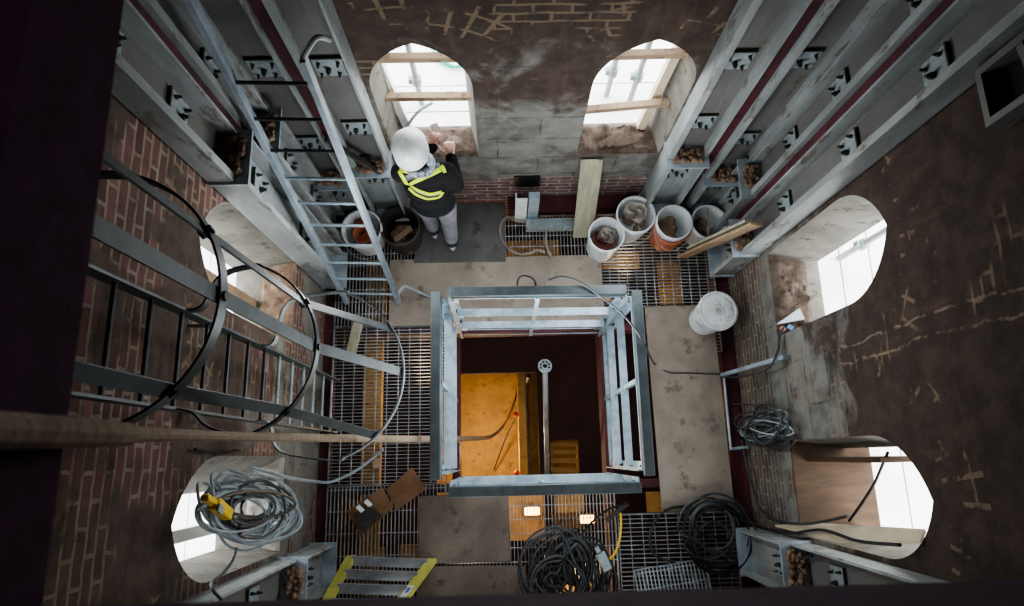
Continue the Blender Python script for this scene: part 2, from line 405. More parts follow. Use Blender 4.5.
# ------------------------------------------------------------------ steel columns in the corners
def hexbolt(b, p, n, r=.017, h=.03):
    b.lathe([(r, 0), (r, h), (r*.6, h+.001), (r*.6, h+.016)], p, 6, n)
def column(frame, s0, s1, zs, label, plates, near_low=True, ztop=ZTOP-.01, zb=.13):
    base = frame((s0+s1)/2, .09, zb)
    nrm = (frame(0, 1, 0) - frame(0, 0, 0)); tang = (frame(1, 0, 0) - frame(0, 0, 0))
    t = thing('steel_column', label, 'column', base, 'grey steel columns in the shaft corners')
    def section(z0, z1, n1, name):
        b = B(); w = .016; nw = .04 if n1 < .17 else .10
        def bx(sa, sb, na, nb, za, zb_):
            P = [frame(sa, na, za), frame(sb, nb, zb_)]
            b.box([min(P[0][i], P[1][i]) for i in range(3)], [max(P[0][i], P[1][i]) for i in range(3)])
        bx(s0, s0+w, .012, n1, z0, z1); bx(s1-w, s1, .012, n1, z0, z1)
        bx(s0+w, s0+w+.03, n1-.012, n1, z0, z1) if n1 < .17 else bx(s0+w, s0+w+.02, n1-.012, n1, z0, z1)
        o = obj(name, b, M['column'], t)
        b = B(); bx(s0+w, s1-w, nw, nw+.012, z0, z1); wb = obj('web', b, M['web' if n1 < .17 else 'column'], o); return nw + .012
    nu = section(zs, ztop, .15, 'upper_section'); nl = section(zb, zs-.02, .20, 'lower_section')
    def plate(z, name='end_plate', n1=.225, th=.02):
        b = B(); P = [frame(s0-.015, .012, z-th), frame(s1+.015, n1, z)]
        b.box([min(P[0][i], P[1][i]) for i in range(3)], [max(P[0][i], P[1][i]) for i in range(3)])
        return obj(name, b, M['steel2'], t)
    plate(zs); plate(zb+.02, 'base_plate')
    for z, low in plates:
        b = B(); c = (s0+s1)/2; n0 = nl if low else nu
        P = [frame(c-.085, n0, z-.08), frame(c+.085, n0+.014, z+.08)]
        b.box([min(P[0][i], P[1][i]) for i in range(3)], [max(P[0][i], P[1][i]) for i in range(3)])
        bp = obj('bolt_plate', b, M['steel'], t)
        b = B(); P = [frame(c-.09, n0, z+.085), frame(c+.09, n0+.02, z+.095)]
        b.box([min(P[0][i], P[1][i]) for i in range(3)], [max(P[0][i], P[1][i]) for i in range(3)])
        obj('cleat', b, M['bolt'], bp)
        for ds, dz, k in ((-.055, .045, 1), (.058, .05, 1), (-.01, -.01, 1.5), (.045, -.05, 1), (-.06, -.06, .8)):
            b = B(); hexbolt(b, frame(c+ds, n0+.014, z+dz), nrm, .011*k, .016*k); obj('bolt', b, M['bolt'], bp)
    # rubble caught on the end plate
    b = B()
    for i in range(70):
        p = frame(random.uniform(s0+.05, s1-.05), random.uniform(.09, .19), zs + random.uniform(.004, .03))
        b.blob(p, random.uniform(.010, .024), (1, 1, .7), .10, 2, random.random()*3)
    o = obj('brick_rubble', b, M['debris'])
    tag(o, 'rubble on the ' + label.replace('grey steel ', ''), 'rubble', 'rubble on the column end plates', 'stuff')
    return t
U = ((2.2, 0), (2.95, 0), (3.7, 0), (4.4, 0))
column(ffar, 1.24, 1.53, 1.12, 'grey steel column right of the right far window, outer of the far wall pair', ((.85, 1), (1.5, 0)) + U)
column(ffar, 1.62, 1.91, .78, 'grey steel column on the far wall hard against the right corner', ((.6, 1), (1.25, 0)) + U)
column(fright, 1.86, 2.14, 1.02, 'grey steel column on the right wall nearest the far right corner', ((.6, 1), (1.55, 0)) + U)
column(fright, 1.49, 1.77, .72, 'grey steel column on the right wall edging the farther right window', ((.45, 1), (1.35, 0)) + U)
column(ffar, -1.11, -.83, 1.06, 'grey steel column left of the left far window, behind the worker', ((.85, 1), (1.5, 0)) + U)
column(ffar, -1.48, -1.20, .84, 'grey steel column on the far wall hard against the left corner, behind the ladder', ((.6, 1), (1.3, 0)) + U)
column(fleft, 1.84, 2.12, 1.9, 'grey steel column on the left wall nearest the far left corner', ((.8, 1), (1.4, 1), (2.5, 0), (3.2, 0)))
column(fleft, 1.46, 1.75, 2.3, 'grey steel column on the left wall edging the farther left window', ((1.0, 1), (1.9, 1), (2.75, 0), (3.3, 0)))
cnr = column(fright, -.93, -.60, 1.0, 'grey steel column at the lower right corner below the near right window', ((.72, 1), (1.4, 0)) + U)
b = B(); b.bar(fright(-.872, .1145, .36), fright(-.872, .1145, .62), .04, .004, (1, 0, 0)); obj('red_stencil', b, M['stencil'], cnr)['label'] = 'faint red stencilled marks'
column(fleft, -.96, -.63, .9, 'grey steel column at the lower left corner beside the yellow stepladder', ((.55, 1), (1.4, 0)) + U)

# dark red strips standing between and behind the corner columns
for i, (fr, a0, a1, n1) in enumerate(((ffar, 1.535, 1.615, .115), (fright, 1.775, 1.855, .115), (ffar, 1.915, XR, .10), (ffar, -1.195, -1.115, .115), (fleft, 1.755, 1.835, .115), (ffar, XL, -1.485, .10))):
    b = B(); P = [fr(a0, .001, .15), fr(a1, n1, ZTOP-.01)]
    b.box([min(P[0][k], P[1][k]) for k in range(3)], [max(P[0][k], P[1][k]) for k in range(3)]); struct('trim_%d' % (i+2), b, M['maroon'])
# dark red base beams around the floor
b = B(); b.box((.06, YF-.13, -.12), (XR-.02, YF-.005, .125)); tag(obj('floor_beam', b, M['maroon']), 'dark red steel beam along the foot of the far wall', 'beam')
b = B(); b.box((XR-.13, YN+.1, -.2), (XR-.005, YF-.14, -.06)); tag(obj('floor_beam', b, M['maroon']), 'dark red steel beam along the foot of the right wall', 'beam')
b = B(); b.box((XL+.005, YN+.1, -.16), (XL+.09, YF-.14, -.04)); tag(obj('floor_beam', b, M['maroon']), 'dark red steel beam along the foot of the left wall', 'beam')
for y0, nm in ((1.06, 'far'), (-.27, 'near')):
    b = B(); b.box((XL+.09, y0, -.24), (XR-.13, y0+.012+.05, -.035)); tag(obj('floor_beam', b, M['maroon']), f'dark red cross beam under the {nm} side of the guarded hatch', 'beam')
for x0, nm in ((-.47, 'left'), (.86, 'right')):
    b = B(); b.box((x0, YN+.1, -.5), (x0+.06, YF-.14, -.245)); tag(obj('floor_beam', b, M['maroon']), f'dark red beam running away under the {nm} side of the guarded hatch', 'beam')

# ------------------------------------------------------------------ gratings
def grating(x0, x1, y0, y1, along, pitch, cross, label, z=0., mat='grate', th=.0048, dep=.03, name='floor_grating'):
    b = B()
    def put(a0, a1, ax, p, w, zt, d):
        k = int((a1-a0)/p)
        for i in range(k+1):
            c = a0 + i*p
            if ax == 'x': b.box((x0, c-w/2, zt-d), (x1, c+w/2, zt))
            else: b.box((c-w/2, y0, zt-d), (c+w/2, y1, zt))
    if along == 'x': put(y0, y1, 'x', pitch, th, z, dep); put(x0, x1, 'y', cross, .006, z-.001, .008)
    else: put(x0, x1, 'y', pitch, th, z, dep); put(y0, y1, 'x', cross, .006, z-.001, .008)
    for (xa, ya, xb, yb) in ((x0, y0, x1, y0+.005), (x0, y1-.005, x1, y1), (x0, y0, x0+.005, y1), (x1-.005, y0, x1, y1)): b.box((xa, ya, z-dep), (xb, yb, z))
    return tag(obj(name, b, M[mat]), label, 'grating', 'steel bar gratings of the floor')
grating(-1.475, -.50, -.19, 1.125, 'x', .0292, .094, 'steel floor grating left of the guarded hatch, foot of the caged ladder')
grating(-1.475, -.50, 1.135, 2.13, 'y', .030, .11, 'steel floor grating in the far left corner under the ladder and buckets')
grating(-1.475, -.50, -1.25, -.20, 'y', .031, .17, 'steel floor grating under the cardboard and yellow stepladder')
grating(-.495, .86, 1.135, 2.13, 'y', .031, .10, 'steel floor grating along the far wall with the hose on it')
grating(.87, 1.885, 1.26, 2.13, 'x', .030, .079, 'steel floor grating in the far right corner under the row of buckets')
grating(-.495, .88, -1.25, -.285, 'y', .0285, .108, 'steel floor grating in front of the guarded hatch with the big cable heap')
grating(.895, 1.85, -1.25, -.47, 'x', .0335, .098, 'steel floor grating in the lower right corner under a loose panel')
grating(1.60, 1.885, .85, 1.25, 'x', .030, .079, 'short steel floor grating below the lidded white bucket')
g = grating(-.29, .29, -.14, .14, 'y', .03, .124, 'loose bright grating panel lying askew on the lower right floor', 0., 'grate2', .007, .025, 'grating_panel')
g.location = (1.30, -1.0, .005); g.rotation_euler = (0, 0, .13)

# ------------------------------------------------------------------ boards on the floor
def slab(pts, h, mat, label, name='floor_board', cat='board', z=.003, bev=.004):
    b = B(); b.prism([(p[0], p[1], z) for p in pts], (0, 0, h)); return tag(obj(name, b, M[mat], None, bev), label, cat)
def rect(x0, x1, y0, y1, a=0.):
    c = V(((x0+x1)/2, (y0+y1)/2)); R = Matrix.Rotation(a, 2)
    return [c + R @ (V(p) - c) for p in ((x0, y0), (x1, y0), (x1, y1), (x0, y1))]
slab(rect(-.78, .03, 1.69, 2.25, -.005), .014, 'mat', 'dark grey steel plate on the floor under the worker', 'floor_plate', 'plate', .022)
slab(rect(-1.0, .88, 1.13, 1.735, .006), .018, 'board', 'long dusty grey board between the guarded hatch and the far gratings')
slab(rect(1.245, 1.84, -.46, 1.255, .012), .018, 'board', 'long dusty grey board right of the guarded hatch')
slab(rect(-.72, .01, -.81, -.285, .01), .018, 'board2', 'square dusty board in front of the near left guard corner')
slab(rect(-.72, .13, -1.16, -.835, -.02), .016, 'board2', 'brown dusty board at the bottom beside the yellow stepladder')

# ------------------------------------------------------------------ guard around the hatch
def guard(a, b_, inward, label, mids=True, ext=.07):
    a, b_, inn = V(a), V(b_), V(inward); d = (b_-a).normalized(); up = V((0, 0, 1))
    t = thing('guard_rail_panel', label, 'guard rail', ((a+b_)/2).to_tuple()[:2] + (0,), 'four guard rail panels around the hatch')
    ztop = 1.27
    m = B(); m.bar(a - d*ext + up*ztop, b_ + d*ext + up*ztop, .065, .05); obj('top_rail', m, M['railtop'], t, .004)
    m = B(); m.bar(a - d*ext*.5 + up*(ztop-.03) + inn*.034, b_ + d*ext*.5 + up*(ztop-.03) + inn*.034, .012, .02); obj('top_rail_lip', m, M['rail'], t)
    for p in (a, b_):
        s = 1 if p is a else -1
        m = B(); m.bar(p + up*-.14 + inn*.012, p + up*(ztop-.03) + inn*.012, .06, .008, inn)
        q = p + inn*.036 + d*(s*-.026); m.bar(q + up*-.14, q + up*(ztop-.03), .008, .055, inn)
        po = obj('post', m, M['rail'], t)
        for zz in (.42, .8, 1.2):
            m = B(); hexbolt(m, p + up*zz + inn*.016, inn, .012, .012); obj('bolt', m, M['bolt'], po)
    if mids:
        c = (a+b_)/2
        m = B(); m.bar(c + up*-.14 + inn*.03, c + up*(ztop-.03) + inn*.03, .03, .03, inn); obj('middle_post', m, M['rail'], t)
        for zz in (.82, .36):
            m = B(); m.bar(a + up*zz + inn*.042, b_ + up*zz + inn*.042, .055, .008); m.bar(a + up*(zz-.03) + inn*.016, b_ + up*(zz-.03) + inn*.016, .008, .06); obj('middle_rail', m, M['rail'], t)
    m = B(); m.bar(a - d*.01 + up*-.11 + inn*.018, b_ + d*.01 + up*-.11 + inn*.018, .036, .01); m.bar(a + up*-.07 + inn*.004, b_ + up*-.07 + inn*.004, .008, .09); obj('toe_plate', m, M['rail'], t)
    return t
guard((-.345, 1.095, 0), (.815, 1.085, 0), (0, -1, 0), 'far guard rail panel of the hatch with a thin cable over it', ext=.02)
guard((-.455, -.07, 0), (-.455, 1.04, 0), (1, 0, 0), 'left guard rail panel of the hatch beside the left grating', ext=.06)
guard((.905, -.075, 0), (.905, 1.02, 0), (-1, 0, 0), 'right guard rail panel of the hatch beside the long board', ext=.06)
guard((-.34, -.205, 0), (.815, -.205, 0), (0, 1, 0), 'near guard rail panel of the hatch, seen edge on from above', ext=.03)

t = thing('steel_bracket', 'dark steel frame bracket high on the right wall at the top right corner', 'bracket', (XR-.06, 1.35, 3.2))
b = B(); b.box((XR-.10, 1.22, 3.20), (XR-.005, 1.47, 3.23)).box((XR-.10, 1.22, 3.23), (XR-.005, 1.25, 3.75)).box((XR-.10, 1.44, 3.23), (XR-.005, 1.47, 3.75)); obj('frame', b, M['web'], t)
b = B(); b.box((XR-.02, 1.25, 3.23), (XR-.006, 1.44, 3.75)); obj('shade_plate', b, M['black'], t)  # black sheet standing in for the shade inside the frame
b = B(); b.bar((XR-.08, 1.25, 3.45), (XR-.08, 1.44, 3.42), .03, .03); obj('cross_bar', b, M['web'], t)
# scaffold tube standing in the hatch, with its ring coupling at the top
p0, p1 = at(545, 366, -.5), at(547.5, 484, -1.58)
t = thing('scaffold_tube', 'blue grey scaffold tube with a pierced ring at its top, standing in the hatch', 'scaffold tube', p1)
b = B(); b.tube([p0 + (p1-p0)*.03, p1], .026, 14); obj('tube', b, M['steel2'], t)
ax = (p0 - p1).normalized(); ax2 = V((ax.x*.1, ax.y*.1, 1)).normalized()
b = B(); b.lathe([(.050, -.008), (.066, -.008), (.066, .006), (.050, .006), (.050, -.008)], p0, 28, ax2, True)
b.lathe([(.020, -.008), (.032, -.008), (.032, .006), (.020, .006), (.020, -.008)], p0, 20, ax2, True)
for k in range(8):
    a = 2*PI*k/8; q = V((0, 0, 1)).rotation_difference(ax2) @ V((math.cos(a), math.sin(a), 0)); b.bar(p0 + q*.03, p0 + q*.053, .011, .012)
obj('ring_coupling', b, M['rail'], t)

# ------------------------------------------------------------------ rope over the hatch edge
pts = [V((-.385, .02, 6.98)), V((-.385, .022, 5.8)), at(75, 433, ZTOP), at(150, 434.5, 4.2), at(260, 437, 2.9), at(400, 439, 1.0), at(470, 438.5, -.55), at(492, 436, -1.5), at(506, 422, -2.3), at(515, 400, -2.75), at(519, 380, -3.1), at(524, 366, -3.38)]
b = B(); rp = smooth_path(pts, 10); b.tube(rp, [.0145 if p.z > 4.2 else (.0145 + (4.2-p.z)/4.2*.013 if p.z > 0 else max(.014, .0275 + p.z*.006)) for p in rp], 10); tag(obj('hanging_rope', b, M['rope']), 'thick brown rope hanging from the hatch edge down through the guarded opening', 'rope')

# ------------------------------------------------------------------ caged ladder on the left wall
LX, LY0, LY1 = -1.43, .235, .665
t = thing('caged_ladder', 'dark grey vertical ladder with a hooped safety cage on the left wall', 'ladder', (LX, .45, .03))
for y in (LY0, LY1):
    b = B(); b.box((LX-.035, y-.006, .03), (LX+.035, y+.006, 4.86)); obj('stringer', b, M['strap'], t)
for i in range(19):
    b = B(); z = .16 + .253*i; b.tube([(LX, LY0, z), (LX, LY1, z)], .0105, 8); obj('rung', b, M['steel'] if i < 6 else M['cage'], t)  # upper rungs coloured darker for the dimmer upper shaft
for z in (.5, 2.3, 4.1):
    for y in (LY0, LY1):
        b = B(); b.box((XL+.002, y+.006, z), (LX-.03, y+.014, z+.05)); obj('wall_bracket', b, M['strap'], t)
CY, CRAD = .49, .35
def hoop(z, depth, half, straight=False):
    """flat-bar hoop: flares out from one stringer, runs round and comes back to the other"""
    pts = [V((LX+.03, LY1, z)), V((LX+.10, LY1+.02, z)), V((LX+.17, CY+half*.86, z))]
    cx = LX + depth - half
    if straight: pts = [V((LX+.03, CY+half, z)), V((LX+.10, CY+half, z))]
    for k in range(25):
        a = (PI*.5 - PI*k/24) if straight else (PI*.42 - (PI*.84)*k/24)
        pts.append(V((cx + half*math.cos(a), CY + half*math.sin(a), z)))
    pts += [V((LX+.10, CY-half, z)), V((LX+.04, LY0-.01, z))] if straight else [V((LX+.17, CY-half*.86, z)), V((LX+.10, LY0-.02, z)), V((LX+.03, LY0, z))]
    pts = smooth_path(pts, 4)
    b = B(); n = len(pts); ring = []
    for i, p in enumerate(pts):
        d = (pts[min(i+1, n-1)] - pts[max(i-1, 0)]).normalized(); nn = V((d.y, -d.x, 0))
        ring.append([b.bm.verts.new(p + nn*a + V((0, 0, c))) for a, c in ((-.004, -.025), (.004, -.025), (.004, .025), (-.004, .025))])
    for A, C in zip(ring, ring[1:]):
        for k in range(4): b.bm.faces.new((A[k], A[(k+1) % 4], C[(k+1) % 4], C[k]))
    return b
for z, dep, half in ((3.62, .59, .40), (2.7, .61, .39), (1.8, .85, .5)): obj('hoop', hoop(z, dep, half, z > 3), M['cage'] if z > 2 else M['steel'], t)
def strap_pts(ang):
    out = []
    for z, dep, half in ((4.86, .59, .39), (3.62, .59, .40), (2.7, .61, .39), (1.8, .85, .5)):
        cx = LX + dep - half; out.append(V((cx + (half-.01)*math.cos(ang), CY + (half-.01)*math.sin(ang), z)))
    return out
for ang in (0., .55, -.8):
    b = B(); P = strap_pts(ang)
    for p, q in zip(P, P[1:]): b.bar(p, q, .05, .007, (math.cos(ang), math.sin(ang), 0))
    st = obj('cage_strap', b, M['strap'], t)
    for p in P[1:3]:
        b = B(); b.lathe([(.016, -.02), (.016, .022)], p, 8, (math.cos(ang), math.sin(ang), 0)); obj('bolt', b, M['black'], st)

# straight ladder in the far left corner
t = thing('straight_ladder', 'pale grey steel ladder leaning up into the far left corner', 'ladder', (-1.1, 1.33, 0.03))
bl, br, tl, tr = V((-1.36, 1.35, .04)), V((-.905, 1.33, .04)), V((-1.35, 2.07, 3.4)), V((-.95, 1.91, 2.72))
for a, c in ((bl, tl), (br, tr)):
    b = B(); b.bar(a, c, .03, .06, (0, 1, 0)); obj('stringer', b, M['steel2'], t)
b = B(); b.tube(smooth_path([tr, at(310, 46, 2.8), at(316, 38, 2.84), at(323, 37.5, 2.82), at(330, 40, 2.76)], 5), .014, 8); obj('top_hook', b, M['steel'], t)
LP = [(222,54,304,59),(242,91,319,95.5),(258.6,123.5,329,129),(272.5,153,340,158),(286,181,349,184),(297,205,359,209),(308,228,367,232),(318,250,372,252),(325,268,378,270),(335,285,385,288)]
nr = 10
for i in range(nr):
    z = .2 + .262*i; f = (z-.04)
    a = bl.lerp(tl, f/(tl.z-.04)); c = br.lerp(tr, min(1, f/(tr.z-.04)))
    b = B(); b.tube([a, c], .0105, 8); obj('rung', b, M['rail'] if i < 7 else M['cage'], t)  # dimness higher up put into the colour of the top rungs
b = B(); b.tube(smooth_path([at(397,303,.05), at(399,293,.3), at(403,287,.32), at(408,287,.3), at(430,297,.1)], 6), .012, 8); obj('foot_bracket', b, M['steel2'], t)

b = B(); b.bar(at(349, 361, .03), at(359, 320, .09), .085, .03); tag(obj('timber_plank', b, M['woodgrey'], None, .003), 'short grey plank lying on the left grating between the two ladders', 'plank')
# yellow stepladder at the bottom
t = thing('stepladder', 'yellow fibreglass stepladder with ribbed aluminium treads at the bottom left', 'stepladder', at(392, 560, 0))
A0, A1 = at(351, 557, .03), at(326, 604, .62); C0, C1 = at(432.5, 560, .03), at(398, 606, .62)
A1 = A0 + (A1-A0)*1.5; C1 = C0 + (C1-C0)*1.5
for p, q, st in ((A0, A1, 0), (C0, C1, 1)):
    b = B(); b.bar(p, q, .03, .075, (1, 0, .3)); r = obj('side_rail', b, M['yellow'], t)
    if st:
        m = p.lerp(q, .42); b = B(); b.bar(m, p.lerp(q, .58), .034, .05, (1, 0, .3)); s_ = obj('sticker', b, M['sticker'], r); s_['label'] = 'white sticker with blue print'
        b = B(); b.bar(p.lerp(q, .45), p.lerp(q, .52), .036, .022, (1, 0, .3)); obj('print', b, M['stickerb'], s_)
for i in range(5):
    f = .06 + .2*i; a = A0.lerp(A1, f); c = C0.lerp(C1, f)
    b = B(); d = (c-a).normalized(); nrm = V((0, 0, 1)); w = V((-d.y, d.x, 0)).normalized()
    b.bar(a + d*.02, c - d*.02, .07, .02, nrm)
    for k in range(7): b.bar(a + d*.02 + w*(-.031+.0103*k) + V((0, 0, .013)), c - d*.02 + w*(-.031+.0103*k) + V((0, 0, .012)), .004, .005, nrm)
    obj('tread', b, M['alu'], t)
q = at(428, 604, .05); q2 = at(424, 612, .5)
b = B(); b.bar(q, q + (q2-q)*1.3, .03, .06, (1, 0, 0)); obj('rear_leg', b, M['yellow'], t)

# ------------------------------------------------------------------ buckets
def bucket(base, label, r0=.13, r1=.155, h=.36, mat='white', inner=True, lid=False, tilt=(0, 0), handle=True, group=None):
    base = V(base); t = thing('bucket', label, 'bucket', base, group)
    q = V((0, 0, 1)).rotation_difference(V((tilt[0], tilt[1], 1)).normalized()); ax = q @ V((0, 0, 1))
    b = B()
    b.lathe([(r0-.01, .0), (r0, .012), (r1-.006, h-.07), (r1, h-.068), (r1+.001, h-.03), (r1-.004, h-.028), (r1-.002, h-.004), (r1+.004, h), (r1-.008, h+.002), (r1-.012, h-.02), (r0-.012, .02), (.001, .016)], base, 36, ax)
    obj('body', b, M[mat], t)
    if lid:
        b = B(); b.lathe([(r1+.008, h-.022), (r1+.01, h+.006), (r1-.006, h+.012), (r1-.012, h+.002), (r1-.03, h+.003), (r1-.034, h+.009), (.075, h+.008), (.072, h+.003), (.036, h+.003), (.034, h+.012), (.001, h+.012)], base, 36, ax); l = obj('lid', b, M['lid'], t)
        b = B(); n = 9; rr = lambda z: r0 + .004 + (r1-r0-.006)*(z/(h-.07)); rows = []
        for k in range(n+1):
            a_ = 3.45 + .075*k; rows.append([b.bm.verts.new(base + V((rr(z_)*math.cos(a_), rr(z_)*math.sin(a_), z_))) for z_ in (.14, .2, .26)])
        for A, C in zip(rows, rows[1:]):
            for j in range(2): b.bm.faces.new((A[j], C[j], C[j+1], A[j+1]))
        obj('printed_patch', b, M['print'], t)['label'] = 'faded blue print'
        b = B(); b.lathe([(.026, h+.012), (.026, h+.017), (.001, h+.017)], base, 20, ax); o = obj('spout_cap', b, M['greycloth'], l)
    if handle:
        p = []
        for k in range(13):
            a = PI*k/12; p.append(base + q @ V(((r1+.008)*math.cos(a), -.03 - (r1*.35)*math.sin(a)*.4 - r1*.97*math.sin(a)*.98, h-.05 - .13*math.sin(a))))
        b = B(); b.tube(p, .0035, 6); obj('handle', b, M['steel'], t)
    return t
def fill(base, h, r, mat, label, cat, name, blobs, jit=.2, rad=(.03, .06)):
    b = B(); base = V(base)
    for i in range(blobs):
        a, k = random.random()*2*PI, math.sqrt(random.random())*r
        b.blob(base + V((k*math.cos(a), k*math.sin(a), h + random.uniform(-.02, .03))), random.uniform(*rad), (1, random.uniform(.5, 1), .5), jit, 2, random.random()*3)
    return tag(obj(name, b, M[mat]), label, cat, None, 'stuff')
def rag(base, h, r, mat, label, name='rag', seed=1):
    rnd = random.Random(seed); b = B(); base = V(base); n = 14; g = []
    for i in range(n+1):
        row = []
        for k in range(24):
            a = 2*PI*k/24; q = r*i/n
            z = h + .03*math.sin(3*a + 9*q/r + seed) * (q/r) + .025*math.sin(11*q/r*.8 + seed*2 + 2*a) + rnd.uniform(-.006, .006)
            row.append(b.bm.verts.new(base + V((q*math.cos(a)*1.0 + 1e-4*k, q*math.sin(a), z))))
        g.append(row)
    for A, C in zip(g[1:], g[2:]):
        for k in range(24): b.bm.faces.new((A[k], A[(k+1) % 24], C[(k+1) % 24], C[k]))
    b.bm.faces.new(g[1])
    for v in g[0]: b.bm.verts.remove(v)
    return tag(obj(name, b, M[mat]), label, 'rag')
ZR = .36
def rimbase(u, v, h=ZR): p = at(u, v, h); return V((p.x, p.y, .004))
G = 'row of open buckets by the far right corner'
p = rimbase(606.5, 234.5); bucket(p, 'white bucket leftmost in the far right row, with reddish scraps inside', group=G, r1=.15); rag(p, .2, .105, 'redcloth', 'crumpled reddish scraps inside the leftmost white bucket of the right row', seed=3)
rag(p + V((.02, .03, 0)), .24, .075, 'greycloth', 'grey crumpled rag on the scraps in the leftmost bucket of the right row', seed=11)
p = rimbase(636, 214); p.y = min(p.y, YF-.13-.16); bucket(p, 'white bucket second in the far right row, with a pale crumpled bag over its rim', group=G, r1=.165); fill(p, .2, .09, 'debris', 'brown rubble inside the white bucket with the pale bag', 'rubble', 'rubble_fill', 12)
rag(p + V((0, .035, 0)), .33, .10, 'greycloth', 'pale crumpled bag lying in the second white bucket', 'crumpled_bag', seed=5)
p = rimbase(675.5, 222); p += V((-.03, 0, 0)); bucket(p + V((.01, -.02, 0)), 'terracotta orange bucket holding a nested white bucket', r0=.135, r1=.155, h=.30, mat='orangep', handle=False, group=G)
pz = p + V((.012, -.012, .05)); bucket(pz, 'white bucket nested in the terracotta orange bucket', r0=.12, r1=.152, h=.34, group=G); fill(pz, .12, .10, 'debris', 'dark rubble inside the nested white bucket', 'rubble', 'rubble_fill', 12)
p = rimbase(711, 218); p += V((-.02, -.035, 0)); bucket(p, 'white bucket rightmost in the far right row, with its wire handle across the mouth', r0=.12, r1=.15, group=G, handle=False); fill(p, .13, .10, 'debris', 'dark rubble inside the rightmost white bucket', 'rubble', 'rubble_fill', 12)
b = B(); b.tube(smooth_path([p + V((-.01, -.13, .3)), p + V((0, -.05, .33)), p + V((.0, .05, .34)), p + V((.005, .13, .31))], 6), .006, 6); tag(obj('stick', b, M['wood']), 'thin pale stick standing across the mouth of the rightmost bucket', 'stick')
p = rimbase(716, 312, .37); p.z = .022; bucket(p, 'white bucket with a closed white lid on the long right board', lid=True, r1=.155, h=.37, tilt=(.02, .01), handle=False) 
G2 = 'buckets behind the ladder in the far left corner'
p = rimbase(349, 229); p.x = max(p.x, -1.18); bucket(p, 'white bucket behind the ladder holding an orange pail', r1=.168, h=.36, group=G2)
q = p + V((.01, -.03, .17)); bucket(q, 'small orange pail set inside the white bucket behind the ladder', r0=.065, r1=.085, h=.16, mat='orangep', handle=False, group=G2); fill(p + V((-.04, .05, 0)), .22, .06, 'redcloth', 'reddish scraps beside the pail in the white bucket', 'scraps', 'scraps', 7, .2, (.02, .04))
p = rimbase(383, 226); p.x = max(p.x, -.86); bucket(p, 'wide black bucket between the ladder and the worker', r0=.15, r1=.17, h=.36, mat='blackp', group=G2, handle=False)
b = B(); b.bar(p + V((-.08, -.05, .12)), p + V((.07, .05, .16)), .05, .02); tag(obj('wood_offcut', b, M['wood']), 'pale wood offcut lying inside the black bucket', 'offcut')
fill(p, .06, .09, 'debris', 'dark rubble at the bottom of the black bucket', 'rubble', 'rubble_fill', 10)

# ------------------------------------------------------------------ timber, channel, hose on the floor
a = at(682, 257, .05); c = atx(757, 224, 1.80)
b = B(); b.bar(a, c, .10, .022, (-.3, -.5, 1)); tag(obj('timber_plank', b, M['wood'], None, .002), 'pale timber plank leaning from the grating up to the right hand column', 'plank')
b = B(); o2 = V((-.03, .035, -.005)); b.bar(a.lerp(c, .2) + o2 + V((0, 0, -.01)), a.lerp(c, .97) + o2, .07, .02, (-.3, -.5, 1)); tag(obj('timber_plank', b, M['woodgrey'], None, .002), 'grey timber plank behind the pale leaning one beside the right bucket', 'plank')
a = at(573, 237, .03); c = aty(587.5, 160, YF-.03)
b = B(); b.bar(a + V((.085, 0, 0)), c + V((.035, 0, 0)), .175, .022, (0, -1, .3)); tag(obj('timber_plank', b, M['woodgrey'], None, .002), 'wide greenish plank standing against the far wall between the windows', 'plank')
p = at(555, 214, 0)
b = B(); b.box((.22, 1.97, .004), (.74, 2.06, .075)).box((.22, 2.052, .075), (.74, 2.06, .1)); tag(obj('steel_channel', b, M['steel']), 'dark grey steel channel lying on the grating at the foot of the far wall', 'steel channel')
t = thing('post_stub', 'short pale grey steel post stub standing before the dark recess in the far wall', 'post', (.17, 2.07, 0))
b = B(); b.box((.12, 2.08, .003), (.22, 2.09, .50)).box((.12, 2.09, .003), (.13, 2.135, .50)); obj('angle_plate', b, M['white'], t)
b = B(); b.box((.23, 2.07, .003), (.32, 2.135, .52)); obj('box_section', b, M['rail'], t)
b = B(); b.box((.11, YF-.012, .34), (.33, YF-.002, .55)); b2 = tag(obj('trim_1', b, M['black']), None, None, None, 'structure')  # flat black panel painting the shade of a wall recess
def cable(name, pts, r, mat, label, cat, n=8, closed=False, res=6):
    b = B(); b.tube(smooth_path(pts, n, closed), r, res, closed); return tag(obj(name, b, M[mat]), label, cat)
fl = lambda L, z=.03: [at(u, v, z) for u, v in L]
cable('hose', fl([(552,257),(548,250),(546,240),(546,229),(541,223),(528,222),(517,221),(509,217),(503,220),(500,228),(502,240),(509,249),(520,254),(530,253),(537,250),(545,252)], .04), .013, 'hose', 'brown hose looped on the grating by the far wall', 'hose')
cable('thin_cable', [at(518,292,.8), at(517.5,283,1.25), at(520,277,1.31), at(527,276,1.32), at(534,280,1.31), at(536,288,1.2), at(536,298,.9)], .007, 'black', 'black cable looped over the middle of the far guard rail', 'cable')
cable('thin_cable', [at(548,280,1.31), at(562,276.5,1.32), at(580,282,1.32), at(600,296,1.3), at(618,310,1.32), at(632,325,1.335), at(643,341,1.335), at(649,354,1.1), at(652,360,.4), at(655,364,.03), at(668,372,.027), at(690,373,.027), at(720,374,.03)], .007, 'cable', 'dark thin cable running from the far guard rail across the long right board', 'cable')
t = thing('cable_clip', 'pale clip of cable end on the middle of the far guard rail', 'clip', at(534, 297, 1.22))
b = B(); b.bar(at(530, 293, 1.24), at(541, 291, 1.24), .022, .012); obj('clip', b, M['white'], t); b = B(); b.bar(at(534, 294, 1.245), at(537, 302, 1.2), .018, .012); obj('cable_end', b, M['white'], t)

